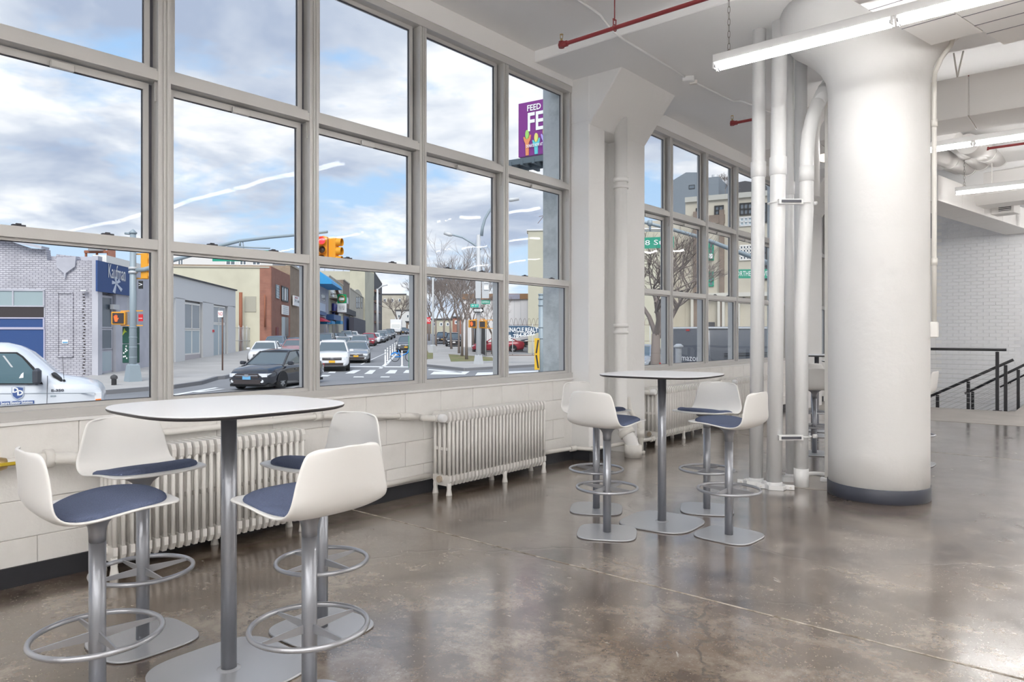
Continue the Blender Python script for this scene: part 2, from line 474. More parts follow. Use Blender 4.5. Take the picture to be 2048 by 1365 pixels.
def sq(a, b, p, n=64):          # rounded square outline
    out = []
    for i in range(n):
        t = 2 * PI * i / n; c, s_ = math.cos(t), math.sin(t)
        out.append((a * math.copysign(abs(c) ** (2 / p), c), b * math.copysign(abs(s_) ** (2 / p), s_)))
    return out
def textmb(body, size, org, right, up, align='CENTER', bold=0, width=None):
    cu = bpy.data.curves.new('lettering', 'FONT'); cu.body = body; cu.size = size; cu.align_x = align; cu.align_y = 'CENTER'
    cu.offset = bold; cu.resolution_u = 2
    o = bpy.data.objects.new('lettering', cu); COL.objects.link(o)
    dg = bpy.context.evaluated_depsgraph_get(); dg.update()
    me = bpy.data.meshes.new_from_object(o.evaluated_get(dg))
    mb = MB(); right = Vector(right).normalized(); up = Vector(up).normalized(); org = Vector(org)
    sx = 1
    if width:
        xs = [q.co.x for q in me.vertices]; sx = width / max(1e-6, max(xs) - min(xs))
    mb.add([org + right * (q.co.x * sx) + up * q.co.y for q in me.vertices], [tuple(p.vertices) for p in me.polygons])
    bpy.data.objects.remove(o); bpy.data.meshes.remove(me); bpy.data.curves.remove(cu)
    return mb

# ================================================================== THE ROOM
XW = -4.41          # inner face of the window wall
PITCH = 6.64        # bay pitch
P0 = 6.25           # near edge of the first wall pillar in view
PW = 1.16           # pillar width
PANE = 1.068
ZC, ZP = 4.14, 4.03 # ceiling, underside of the dropped strips
YE = 17.2           # end wall
bays = [(P0 - 5 * PANE - PW - 5 * PANE, 5), (P0 - 5 * PANE, 5), (P0 + PW + .04, 5), (P0 + PITCH + PW + .04, 3)]

mb = MB(); mb.box((XW - .3, -9, -.25), (9, 12.6, 0))
sobj('floor', mb, M_floor, 'stained and waxed brown concrete floor')
# saw-cut joints of the slab, filled with a pale line of grit
mb = MB()
for y in (3.35, 9.2):
    mb.box((XW + .02, y, -.002), (9, y + .014, .0012))
for x in (1.9,):
    mb.box((x, -9, -.002), (x + .012, 12.58, .0012))
sobj('trim_1', mb, mat('joint_grit', (.46, .42, .37), .8, var=(9, (.16, .13, .10), .42, .6)), 'thin gritty joint line cut across the concrete floor')
mb = MB(); mb.box((XW - .3, 12.6, -.25), (9, 14.86, .004)); mb.box((-1.3, 14.86, -.25), (9, YE, .004))
sobj('floor', mb, M_landing, 'unpolished pale concrete strip along the stair opening')
mb = MB(); mb.box((XW - .3, -9, ZC), (9, 22, ZC + .3))
sobj('ceiling', mb, M_ceil)
for k, y in enumerate((-P0 + .2, P0 - .66, P0 - .66 + PITCH)):
    mb = MB(); mb.box((XW, y, ZP), (9, y + 2.39, ZC + .01), .008)
    sobj('ceiling', mb, M_ceil, 'dropped strip of white painted ceiling slab')

# right and rear walls (out of the picture, they close the room)
mb = MB(); mb.box((9, -9, 0), (9.2, YE + 5, ZC)); sobj('wall_right', mb, M_wall)
mb = MB(); mb.box((XW - .3, -9.2, 0), (9.2, -9, ZC)); sobj('wall_rear', mb, M_wall)

# painted block wall below the windows: every block a piece
wl = struct('wall_left')
mb = MB(); mb.box((XW - .30, -9, -.95), (XW - .012, YE + 2, .845)); part('core', mb, M_block, wl)
bm0 = MB(); bm0.box((-.02, .0012, .0012), (.012, .3988, .1988), .0035); me_block = mesh('block', bm0, M_block)
bm0 = MB(); bm0.box((-.02, .0012, .0012), (.012, .1988, .1988), .0035); me_half = mesh('half_block', bm0, M_block)
def courses(y0, y1):
    for c in range(4):
        y = y0; z = .045 + c * .2
        if c % 2: put('block', me_half, wl, (XW - .012, y, z)); y += .2
        while y + .39 < y1:
            o = put('block', me_block, wl, (XW - .012 + random.uniform(-.0012, .0012), y, z)); y += .4
        if y + .19 < y1: put('block', me_half, wl, (XW - .012, y, z))
courses(.9, 6.25); courses(7.45, 12.95)
# above the windows and the piers
for i, (y, n) in enumerate(bays):
    mb = MB(); mb.box((XW - .30, y - .1, 3.965), (XW, y + n * PANE + .1, ZC + .01)); part('lintel', mb, M_wall, wl)
    mb = MB()
    mb.prism([(XW - .16, .845), (XW + .012, .845), (XW + .012, .862), (XW - .16, .885)], y - .04, y + n * PANE + .04, 'Y')
    part('sill', mb, M_wall, wl)

# ------------------------------------------------------------------ windows
def window(name, y0, n, zb=.885, zt=3.965):
    w_ = struct(name)
    xi, xo = -4.43, -4.57
    y1 = y0 + n * PANE
    mb = MB()
    mb.box((xo, y0 - .04, zt - .065), (xi + .01, y1 + .04, zt + .01)); mb.box((xo, y0 - .04, zb - .02), (xi + .02, y1 + .04, zb + .03))
    part('frame', mb, M_frame, w_)
    for k in range(n + 1):
        y = y0 + k * PANE
        mb = MB(); hw = .034
        mb.box((xo, y - hw, zb), (xi - .006, y + hw, zt))
        mb.box((xi - .012, y - hw - .004, zb), (xi, y - hw + .018, zt)); mb.box((xi - .012, y - .006, zb), (xi + .002, y + .006, zt))
        mb.box((xi - .012, y + hw - .018, zb), (xi, y + hw + .004, zt))
        part('mullion', mb, M_frame, w_)
    for k in range(n):
        a = y0 + k * PANE + .034; b = a + PANE - .068
        # fixed rails: transom and the meeting rail of the lower sash
        mb = MB(); mb.box((xo, a, 2.862), (xi - .004, b, 2.918)); mb.box((xo + .03, a, 2.918), (xi - .03, b, 2.94))
        part('transom', mb, M_frame, w_)
        mb = MB(); mb.box((-4.535, a, 1.835), (xi - .003, b, 1.895)); part('meeting_rail', mb, M_frame, w_)
        # upper fixed light, middle sash, lower sash
        for (z0, z1, xg, nm, dark) in ((2.93, zt - .055, -4.512, 'fixed_sash', 1), (1.86, 2.855, -4.528, 'middle_sash', 1), (zb + .02, 1.86, -4.475, 'lower_sash', 0)):
            mb = MB(); e = .026 if dark else .0; s_ = .032
            mb.box((xg - .017, a + e, z0), (xg + .017, a + e + s_, z1)); mb.box((xg - .017, b - e - s_, z0), (xg + .017, b - e, z1))
            mb.box((xg - .017, a + e + s_, z1 - .042), (xg + .017, b - e - s_, z1)); mb.box((xg - .017, a + e + s_, z0), (xg + .017, b - e - s_, z0 + .034))
            q = part(nm, mb, M_frame, w_)
            # dark rubber line around the glass
            gm = MB(); ga, gb = a + e + s_, b - e - s_
            for (p, r_) in (((ga, z0 + .034), (ga + .004, z1 - .042)), ((gb - .004, z0 + .034), (gb, z1 - .042)), ((ga, z0 + .034), (gb, z0 + .038)), ((ga, z1 - .046), (gb, z1 - .042))):
                gm.box((xg - .006, p[0], p[1]), (xg + .006, r_[0], r_[1]))
            part('gasket', gm, M_gasket, q)
            pm = MB(); pm.box((xg - .002, ga, z0 + .03), (xg + .002, gb, z1 - .04)); part('pane', pm, M_glass, q)
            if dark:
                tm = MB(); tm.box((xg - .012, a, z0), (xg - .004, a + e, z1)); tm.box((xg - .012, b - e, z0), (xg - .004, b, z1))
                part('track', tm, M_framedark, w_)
        # latches
        c = (a + b) / 2
        lm = MB(); lm.box((-4.51, c - .06, 2.80), (-4.482, c + .06, 2.842), .004); part('pull_latch', lm, M_frame, w_)
        for yy in (a + .28, b - .28):
            lm = MB(); lm.box((-4.47, yy - .03, 1.895), (-4.44, yy + .03, 1.905)); lm.box((-4.462, yy - .012, 1.905), (-4.448, yy + .012, 1.912)); part('sash_lock', lm, M_gasket, w_)
        lm = MB(); lm.box((-4.470, b - .012, 2.74), (-4.46, b - .001, 2.86)); part('balance_clip', lm, M_frame, w_)
for i, (y, n) in enumerate(bays): window('window_%d' % i, y, n)

# ------------------------------------------------------------------ wall pillars
def pillar(y0, chase):
    mb = MB(); y1 = y0 + PW; xi, xo = -4.2, -4.76
    if chase:
        poly = [(xo, y0), (xi, y0), (xi, y0 + .30), (xi - .22, y0 + .34), (xi - .22, y0 + .72), (xi, y0 + .74), (xi, y1), (xo, y1)]
    else:
        poly = [(xo, y0), (xi, y0), (xi, y1), (xo, y1)]
    mb.prism(poly, -.05, 3.56); mb.box((xo, y0, 3.56), (xi, y1, ZC))
    mb.prism([(xi - .3, 3.50), (xi, 3.52), (-3.80, ZP + .01), (xi - .3, ZP + .01)], y0 + .005, y1 - .005, 'Y')
    return mb
for y, c in ((P0 - PITCH, 0), (P0, 1), (P0 + PITCH, 0)):
    o = part('pillar', pillar(y, c), M_wall, wl, 'square white pillar flaring into a slanted bracket under the ceiling'); bevel(o, .012, 2, 20)
# the pier goes on outside as weathered concrete
for y in (P0 - PITCH, P0, P0 + PITCH):
    mb = MB(); mb.box((-4.80, y - .012, -1), (-4.58, y + PW + .012, 5.2)); part('outer_pier', mb, M_ext, wl, 'pale weathered concrete outside face of the pier')

# black baseboard
mb = MB()
mb.box((XW, .0, 0), (XW + .014, P0, .105)); mb.box((XW, P0 + PW, 0), (XW + .014, P0 + PITCH, .105))
mb.box((-4.2, P0, 0), (-4.188, P0 + .30, .105)); mb.box((-4.2, P0 + .74, 0), (-4.188, P0 + PW, .105)); mb.box((-4.4, P0 - .012, 0), (-4.188, P0, .105))
mb.box((-4.4, P0 + PW, 0), (-4.188, P0 + PW + .012, .105)); mb.box((XW, P0 + PITCH + PW, 0), (XW + .014, 14.8, .105))
sobj('baseboard_left', mb, M_black, 'black vinyl baseboard along the window wall')

# ------------------------------------------------------------------ end wall: painted brick
we = struct('wall_end')
mb = MB(); mb.box((-2.86, YE, -1.2), (9, YE + .3, ZC)); mb.box((-2.98, YE - .02, -1.2), (-2.86, YE + .3, 3.35)); part('core', mb, M_wall, we)
mb = MB(); mb.box((XW - .3, YE + 1.6, -1.2), (-2.8, YE + 1.9, ZC)); part('recessed_panel', mb, mat('grey_paint', (.45, .45, .47), .6), we)
M_wbrick = mat('white_painted_brick', (.86, .865, .88), .6, bump=(60, .3), var=(2, (.72, .73, .76), .45, .7))
bm0 = MB(); bm0.box((.002, -.008, .002), (.208, .03, .068), .003); me_brick = mesh('brick', bm0, M_wbrick)
cnt = 0; rest = MB()
for c in range(0, 74):
    z = -1.05 + c * .0705
    if z > 3.95: break
    x = -2.86 - (.105 if c % 2 else 0)
    for k in range(22):
        xx = x + k * .21
        if xx < -2.87: continue
        near = z > .0 and z < 3.2 and -2.86 <= xx < -1.55
        if near and cnt < 290:
            put('brick', me_brick, we, (xx, YE - random.uniform(.0, .003), z)); cnt += 1
        else:
            j = random.uniform(0, .003); rest.box((xx + .002, YE - .008 - j, z + .002), (xx + .208, YE, z + .068))
o = part('bricks', rest, M_wbrick, we); o['kind'] = 'stuff'

# ------------------------------------------------------------------ stair well behind the landing
st = thing('staircase', 'concrete stair going down behind the black railing', 'stairs', (-1.3, 14.9, 0))
for k in range(6):
    mb = MB(); mb.box((-.28 * (k + 1), 0, -.175 * (k + 1) - .1), (-.28 * k, 2.24, -.175 * (k + 1)), .006); part('step', mb, M_landing, st)
mb = MB(); mb.box((-3.1, 0, -1.3), (-1.68, 2.24, -1.05)); part('landing', mb, M_landing, st)

def rail_run(label, p, q, posts, h, grp, ncab=11, plates=True, low=None):
    """handrail p->q, posts at the given fractions, cables below it"""
    p = Vector(p); q = Vector(q); t = thing('stair_railing', label, 'railing', (p.x, p.y, p.z), 0, grp)
    o = Vector((0, 0, 0)); d = q - p
    mb = MB(); mb.tube([o - d.normalized() * .06, d + d.normalized() * .10], .024, 12); part('handrail', mb, M_blackmetal, t)
    for f in posts:
        b = d * f; mb = MB(); mb.cbox((b.x, b.y, b.z - h / 2 - .035), (.05, .05, h), 0, .003); ps = part('post', mb, M_blackmetal, t)
        mb = MB(); mb.cyl((b.x, b.y, b.z - .05), (b.x, b.y, b.z - .015), .009, n=8); part('bracket', mb, M_cable, ps)
        if plates:
            mb = MB(); mb.cbox((b.x, b.y, b.z - h - .03), (.13, .13, .016), 0, .003); part('base_plate', mb, M_blackmetal, ps)
    for k in range(ncab):
        z = -.10 - k * (h - .1) / ncab
        mb = MB(); mb.tube([Vector((0, 0, z)), d + Vector((0, 0, z))], .0028, 6); part('cable', mb, M_cable, t)
    return t
rail_run('level black railing with thin steel cables at the landing edge', (-3.6, 14.9, 1.06), (-1.52, 14.93, 1.06), (0.02, .3, .985), 1.03, 'stair railings')
rail_run('sloping black railing with cables in front of the stair', (-2.62, 15.06, .17), (-1.42, 15.06, .84), (.12, .52, .98), .9, 'stair railings', plates=False)
rail_run('farther sloping black railing on the other side of the stair', (-2.22, 16.7, .18), (-.9, 16.7, 1.0), (.06, .62, .97), .9, 'stair railings', plates=False)
t = thing('wall_handrail', 'short black handrail fixed low on the white brick wall', 'handrail', (-1.73, 17.08, .28))
mb = MB(); mb.tube([(0, 0, 0), (1.1, 0, .72)], .018, 10); part('rail', mb, M_blackmetal, t)
for f in (.15, .8):
    mb = MB(); mb.cyl((1.1 * f, 0, .72 * f - .01), (1.1 * f, .11, .72 * f - .03), .008, n=8); part('bracket', mb, M_blackmetal, t)

# ------------------------------------------------------------------ the big round column
CX, CY, CR = -1.491, 6.459, .376
t = thing('round_column', 'thick round white plastered column with flared mushroom top and black base', 'column', (CX, CY, 0))
prof = [(CR, 0)] + [(CR, z) for z in (.4, .9, 1.4, 1.9, 2.4, 2.9, 3.2)] + [(CR + .003, 3.36), (CR + .02, 3.46), (.44, 3.55), (.51, 3.63), (.60, 3.71), (.68, 3.77), (.73, 3.84), (.75, 3.90), (.755, ZP)]
mb = MB(); mb.lathe(prof, 96); part('shaft', mb, M_col, t)
mb = MB(); mb.lathe([(CR + .003, 0), (CR + .007, .004), (CR + .007, .108), (CR + .003, .112)], 96, cap=False); part('base_band', mb, mat('charcoal_vinyl', (.05, .055, .075), .45), t)

# conduit with a junction box on the column's right
def colpt(a, r, z): return Vector((CX + math.cos(a) * r, CY + math.sin(a) * r, z))
ra = math.radians(7)
cd = thing('wall_conduit', 'slim white conduit running down the right side of the round column to a box', 'conduit', colpt(ra, CR + .025, 1.3))
oo = colpt(ra, CR + .025, 1.3)
pts = [colpt(ra, CR + .025, z) - oo for z in (1.42, 2.2, 3.1, 3.32)] + [colpt(ra, CR + .03, 3.40) - oo, colpt(ra, CR + .07, 3.50) - oo, colpt(ra, CR + .14, 3.60) - oo, colpt(ra, CR + .17, 3.72) - oo, colpt(ra, CR + .18, 3.9) - oo]
mb = MB(); mb.tube(pts, .018, 10); part('tube', mb, M_pipe2, cd)
for z in (1.9, 3.0):
    mb = MB(); q = colpt(ra, CR + .025, z) - oo; mb.cyl(q - Vector((0, 0, .03)), q + Vector((0, 0, .03)), .024, n=10); part('coupling', mb, M_pipe2, cd)
mb = MB(); mb.cbox((0, 0, .06), (.06, .085, .125), ra, .008); part('switch_box', mb, M_shell, cd)
# thin vertical strip left of the column
la = math.radians(193)
oo = W(1653, HZ, 6.42); oo.z = 0
t = thing('wire_moulding', 'narrow white cover strip standing against the left side of the round column', 'conduit', oo)
mb = MB(); mb.cbox((0, 0, 1.75), (.03, .035, 3.5), la, .004); part('strip', mb, M_pipe2, t)
mb = MB(); mb.cbox((0, 0, .02), (.10, .07, .035), la, .006); part('foot', mb, M_pipe, t)

# ------------------------------------------------------------------ riser pipes left of the column
def riser(label, base, top, r, coup, foot=True, cat='pipe', extra=None):
    b = Vector(base); tp = Vector(top) - b
    t = thing('riser_pipe', label, 'pipe', b, 0, 'white riser pipes beside the round column')
    mb = MB(); mb.tube([(0, 0, 0)] + (extra or []) + [tp], r, 24); part('tube', mb, M_pipe, t)
    for z0, z1 in coup:
        q0 = tp * (z0 / tp.z); q1 = tp * (z1 / tp.z)
        mb = MB(); mb.tube([q0, q0 + Vector((0, 0, .004)), q1 - Vector((0, 0, .004)), q1], [r + .001, r + .008, r + .008, r + .001], 24); c = part('coupling', mb, M_pipe, t)
    if foot:
        mb = MB(); mb.lathe([(r + .006, 0), (r + .006, .045), (r + .001, .05)], 24, cap=False); part('floor_collar', mb, M_pipe, t)
    return t
def at(px, d, z=0):             # a point on the floor seen in column px at depth d
    p = W(px, HZ, d); p.z = z; return p
riser('leftmost white riser pipe beside the round column, with a ribbed coupling', at(1512, 6.37), at(1519, 6.37, ZC), .058, [(2.72, 2.86)])
riser('thicker second riser pipe from the left, strapped to the bent pipe', at(1548, 6.20), at(1560, 6.20, ZC), .064, [(2.70, 2.86)])
riser('thin riser pipe standing between and behind the two strapped pipes', at(1581, 6.55), at(1577, 6.55, ZC), .040, [(2.60, 2.72)])
riser('straight riser pipe directly behind the bent riser', at(1600, 6.75), at(1602, 6.75, ZC), .056, [(2.60, 2.72)], foot=False)
# bent riser
b = at(1602.5, 6.22)
t = thing('bent_riser_pipe', 'white riser pipe that bends right near the ceiling and goes behind the column', 'pipe', b, 0, 'white riser pipes beside the round column')
def cr(px, py, d): return W(px, py, d) - b
arc = [Vector((0, 0, 0)), Vector((.0, 0, 1.5)), cr(1613, 420, 6.22), cr(1613, 345, 6.22), cr(1614, 300, 6.22), cr(1617, 268, 6.24), cr(1624, 238, 6.27), cr(1633, 212, 6.32), cr(1645, 186, 6.4), cr(1655, 170, 6.5), cr(1668, 160, 6.62), cr(1690, 152, 6.8), cr(1730, 150, 7.0)]
mb = MB(); mb.tube(arc, .058, 24); part('tube', mb, M_pipe, t)
for (p, q) in ((cr(1613, 364, 6.22), cr(1613, 333, 6.22)), (cr(1637, 207, 6.33), cr(1650, 178, 6.44)), (Vector((0, 0, .16)), Vector((0, 0, 0)))):
    mb = MB(); mb.tube([p, q], .0615, 24); part('coupling', mb, M_pipe, t)
# big elbow behind
b2 = W(1618, 300, 7.2); b2.z = 3.0
t = thing('elbow_pipe', 'large white elbow pipe under the ceiling behind the bent riser', 'pipe', b2)
mb = MB(); e = [Vector((0, 0, -.3)), Vector((0, 0, .35))] + [Vector((R.x, R.y, 0)) * (.28 - .28 * math.cos(a)) + Vector((0, 0, .35 + .28 * math.sin(a))) for a in [k * PI / 12 for k in range(1, 7)]] + [Vector((R.x, R.y, 0)) * .9 + Vector((0, 0, .63))]
mb.tube(e, .1, 20); part('tube', mb, M_pipe, t)
# straps: two channels with clamp rings between pipe two and the bent riser
for z, lab in ((2.44, 'upper steel channel strapping the two riser pipes together'), (.42, 'lower steel channel strapping the two riser pipes together')):
    a = at(1554, 6.13, z); c = at(1606, 6.14, z); m_ = (a + c) / 2; dv = (c - a).normalized(); nv = Vector((-V.x, -V.y, 0))
    t = thing('pipe_strap', lab, 'pipe clamp', m_, 0, 'steel channels strapping the riser pipes')
    mb = MB(); L = .105
    mb.bar(-dv * L + nv * .004, dv * L + nv * .004, .045, .004); mb.bar(-dv * L + Vector((0, 0, .02)) + nv * .025, dv * L + Vector((0, 0, .02)) + nv * .025, .004, .04); mb.bar(-dv * L + Vector((0, 0, .04)) + nv * .004, dv * L + Vector((0, 0, .04)) + nv * .004, .045, .004)
    part('channel', mb, M_pipe, t)
    mb = MB(); mb.bar(-dv * (L - .02) + nv * .035 + Vector((0, 0, .02)), dv * (L - .02) + nv * .035 + Vector((0, 0, .02)), .006, .022); part('slot', mb, M_framedark, t)
    for pxx, rr in ((1552, .066), (1607, .061)):
        q = at(pxx, 6.21, z) - m_
        mb = MB(); mb.ring((q.x, q.y, .02), rr, .006, 32, 6); part('clamp_ring', mb, M_pipe, t)
    q = at(1607, 6.21, z) - m_ + R * .085
    mb = MB(); mb.cyl((q.x, q.y, .02), (q.x + R.x * .03, q.y + R.y * .03, .02), .018, n=10); part('bolt', mb, M_pipe, t)
# the low brackets on the floor at the pipe feet
for k, (px, d, ln, lab) in enumerate(((1507, 6.30, .27, 'white angle bracket on the floor at the foot of the leftmost riser'), (1551, 6.12, .30, 'white angle bracket on the floor at the foot of the thick second riser'), (1580, 6.45, .20, 'white angle bracket on the floor behind the thin riser'))):
    p = at(px, d); t = thing('floor_bracket', lab, 'bracket', p, math.atan2(R.y, R.x) - .28)
    for s_ in (-1, 1):
        mb = MB(); q = [(-ln / 2, s_ * .010), (-.085, s_ * .012), (-.055, s_ * .064), (.055, s_ * .064), (.085, s_ * .012), (ln / 2, s_ * .010)]
        for (x0, y0), (x1, y1) in zip(q, q[1:]): mb.bar((x0, y0, .022), (x1, y1, .022), .008, .036)
        part('clamp_bar', mb, M_pipe, t)
    for s_ in (-1, 1):
        mb = MB(); mb.cyl((s_ * (ln / 2 - .03), -.03, .022), (s_ * (ln / 2 - .03), .03, .022), .009, n=8); part('bolt', mb, M_pipe2, t)
# white paint ring on the floor around the pipes
pl = MB(); c = at(1600, 6.35)
ring = []
for i in range(36):
    a = 2 * PI * i / 36; rr = 1 + .12 * math.sin(3 * a + 1) + .08 * math.sin(7 * a); ring.append((c.x + .62 * rr * math.cos(a) + .12, c.y + .30 * rr * math.sin(a) + .15))
pl.prism(ring, .0, .004); sobj('trim_2', pl, M_landing, 'rough pale floor patch around the riser pipes')
t = thing('pipe_curb', 'low curved white curb on the floor between pipes and column', 'curb', at(1636, 6.6))
mb = MB(); mb.tube([V * .10 * math.sin(a) * 1.0 - R * .10 * math.cos(a) + Vector((0, 0, .02)) for a in [k * PI / 10 for k in range(11)]], .02, 8); part('edge', mb, M_pipe, t)

# ------------------------------------------------------------------ drain pipe in the chase of the wall pillar
b = Vector((-4.135, 6.77, 0))
t = thing('drain_pipe', 'white cast drain pipe in the niche of the wall pillar, with elbows at the floor', 'pipe', b)
mb = MB(); mb.tube([(0, 0, 3.72), (0, 0, .42), (.01, 0, .36), (.05, .0, .28), (.12, .0, .18), (.15, 0, .12), (.155, 0, 0)], .07, 24); part('tube', mb, M_wall, t)
for z, hh in ((2.99, .05), (2.92, .03), (1.40, .04), (1.33, .03)):
    mb = MB(); mb.cyl((0, 0, z), (0, 0, z + hh), .083, n=24); part('hub', mb, M_wall, t)
mb = MB(); mb.tube([(.0, 0, .40), (.03, 0, .31)], .088, 24); part('hub', mb, M_pipe2, t)
mb = MB(); mb.tube([(.05, 0, .28), (.09, 0, .225)], .088, 24); part('hub', mb, M_pipe2, t)
mb = MB(); mb.cyl((.155, 0, 0), (.155, 0, .13), .093, n=24); part('floor_socket', mb, M_pipe2, t)
b = Vector((-4.10, 7.0, 0))
t = thing('small_drain_pipe', 'thin white pipe with a joint running to the floor beside the drain socket', 'pipe', b)
mb = MB(); mb.tube([(-.06, -.05, .62), (-.04, -.03, .48), (.06, .0, .34), (.08, 0, .26), (.08, 0, 0)], .03, 14); part('tube', mb, M_pipe2, t)
mb = MB(); mb.cyl((.08, 0, .18), (.08, 0, .28), .042, n=14); part('union', mb, M_pipe2, t)
mb = MB(); mb.cyl((.08, 0, 0), (.08, 0, .03), .05, n=14); part('flange', mb, M_pipe2, t)

# ------------------------------------------------------------------ radiators
sec = MB()
for k in range(4):
    x = -.0825 + k * .055
    m0 = sec.mark(); sec.tube([(0, 0, .10), (0, 0, .60)], .0145, 8, smooth=True); sec.xf(m0, Matrix.Translation((x, 0, 0)) @ Matrix.Diagonal((1.1, .78, 1, 1)))
sec.prism([(-.10, .585), (-.085, .565), (.085, .565), (.10, .585), (.10, .625), (.085, .655), (-.085, .655), (-.10, .625)], -.0125, .0125, 'Y')
sec.prism([(-.10, .13), (.10, .13), (.10, .085), (.075, .045), (-.075, .045), (-.10, .085)], -.0115, .0115, 'Y')
sec.box((-.08, -.006, .335), (.08, .006, .36))
sec.cyl((0, -.0235, .61), (0, .0235, .61), .025, n=8); sec.cyl((0, -.0235, .10), (0, .0235, .10), .025, n=8)
me_sec = mesh('section', sec, M_rad)
fm = MB(); fm.lathe([(.026, 0), (.024, .012), (.018, .05), (.02, .075), (.018, .10)], 8)
me_foot = mesh('foot', fm, M_rad)
def radiator(label, y0, n, zoff=.03, valve=True):
    t = thing('radiator', label, 'radiator', (-4.255, y0, 0), 0, 'cast iron radiators along the window wall')
    for k in range(n):
        put('section', me_sec, t, (0, .0225 + k * .0455, zoff))
    for yy in (.0225, n * .0455 - .022, n * .0455 * .55):
        for x in (-.08, .08): put('foot', me_foot, t, (x, yy, 0))
    if valve:
        mb = MB(); mb.cyl((.02, -.02, .61 + zoff), (.02, -.09, .61 + zoff), .03, n=12); mb.tube([(.02, -.06, .61 + zoff), (.02, -.10, .61 + zoff), (-.06, -.13, .61 + zoff), (-.10, -.13, .61 + zoff)], .026, 12)
        part('valve', mb, M_pipe2, t)
        mb = MB(); mb.lathe([(.030, 0), (.034, .008), (.034, .05), (.028, .06)], 16); mb.xf(0, Matrix.Translation((.05, -.05, .61 + zoff)) @ Matrix.Rotation(PI / 2, 4, 'Y')); part('valve_knob', mb, M_pipe, t)
        mb = MB(); mb.cyl((0, -.02, .10 + zoff), (0, .0, .10 + zoff), .028, n=8); part('plug', mb, mat('brown_plug', (.5, .42, .33), .5), t)
    return t
radiator('cast iron radiator behind the near bar table', 1.57, 27)
radiator('cast iron radiator standing free between the two bar tables', 4.14, 29)
radiator('cast iron radiator behind the far bar table, past the wall pillar', 7.62, 29)
radiator('cast iron radiator half hidden by the riser pipes', 10.0, 29)
# pipes feeding them
def wallpipe(label, segs, r, couplings=(), m=M_pipe2):
    o = Vector(segs[0]); t = thing('heating_pipe', label, 'pipe', o, 0, 'heating pipes along the window wall')
    mb = MB(); mb.tube([Vector(p) - o for p in segs], r, 14); part('tube', mb, m, t)
    for p, q in couplings:
        mb = MB(); mb.tube([Vector(p) - o, Vector(q) - o], r * 1.45, 14); part('fitting', mb, m, t)
    return t
wallpipe('upper white heating pipe with elbow at the left edge, by the yellow valve', [(-4.345, .80, .655), (-4.345, 1.18, .66), (-4.345, 1.30, .66)], .024, [((-4.345, 1.24, .66), (-4.345, 1.34, .66))])
wallpipe('thick lagged elbow joining the near radiator', [(-4.345, 1.32, .66), (-4.30, 1.42, .655), (-4.275, 1.47, .64)], .034, [((-4.345, 1.31, .66), (-4.345, 1.35, .66))])
wallpipe('upper white heating pipe between the two near radiators', [(-4.36, 1.6, .735), (-4.36, 3.05, .735), (-4.355, 3.9, .66), (-4.355, 4.01, .64)], .02, [((-4.36, 3.0, .737), (-4.36, 3.06, .733)), ((-4.357, 3.78, .672), (-4.355, 3.98, .65))])
wallpipe('lower heating pipe above the baseboard between the radiators', [(-4.36, 2.85, .145), (-4.36, 4.12, .15)], .022, [((-4.36, 2.86, .145), (-4.36, 2.93, .145))])
wallpipe('low heating pipe running round the foot of the wall pillar', [(-4.32, 5.50, .155), (-4.30, 6.12, .14), (-4.14, 6.20, .135), (-4.13, 6.55, .13), (-4.13, 7.5, .10), (-4.2, 7.62, .10)], .02, [((-4.30, 6.05, .14), (-4.29, 6.13, .14)), ((-4.14, 6.22, .135), (-4.14, 6.32, .135)), ((-4.13, 7.42, .1), (-4.13, 7.50, .1))])
t = thing('gate_valve', 'yellow lever valve on the heating pipe at the left edge', 'valve', (-4.345, 1.09, .66))
mb = MB(); mb.tube([(0, -.05, 0), (0, -.02, 0), (0, .02, 0), (0, .05, 0)], [.028, .036, .036, .028], 12); part('body', mb, M_brass, t)
mb = MB(); mb.box((.03, -.02, -.008), (.04, .14, .010), .003); part('lever', mb, M_yel, t)

# ------------------------------------------------------------------ sprinkler pipes
def sprinkler(label, y, x0, x1, z, hang):
    t = thing('sprinkler_pipe', label, 'pipe', (x0, y, z), 0, 'red sprinkler pipes')
    mb = MB(); mb.tube([(0, 0, .03), (0, 0, .0), (.02, 0, 0), (x1 - x0, 0, 0)], .017, 12); part('pipe', mb, M_red, t)
    mb = MB(); mb.tube([(.0, 0, -.024), (.0, 0, .03)], .026, 12); mb.tube([(-.02, 0, 0), (.06, 0, 0)], .025, 12); part('elbow', mb, M_red, t)
    mb = MB(); mb.cyl((0, 0, .03), (0, 0, .055), .010, n=8); mb.bar((-.012, 0, .055), (-.014, 0, .09), .004, .004); mb.bar((.012, 0, .055), (.014, 0, .09), .004, .004); mb.cyl((0, 0, .09), (0, 0, .094), .016, n=10)
    part('sprinkler_head', mb, M_brass, t)
    for x in hang:
        mb = MB(); mb.tube([(x, 0, .06), (x, 0, ZC - z)], .005, 8); mb.ring((x, 0, 0.0), .026, .005, 20, 6, 'X'); mb.bar((x, -.02, .02), (x, -.02, .07), .012, .004); mb.bar((x, .02, .02), (x, .02, .07), .012, .004); mb.bar((x, -.022, .07), (x, .022, .07), .012, .004); part('hanger', mb, M_red, t)
    return t
sprinkler('red sprinkler pipe hanging across the ceiling near the first window', 5.06, -3.69, 6, 3.85, (.54, 3.2, 5.8))
sprinkler('red sprinkler pipe end between wall pillar and riser pipes', 8.19, -3.47, 6, 3.83, (1.2, 4.2))
sprinkler('orange red sprinkler main far back under the right ducts', 11.6, -1.36, 6, 3.85, (1.2, 4))

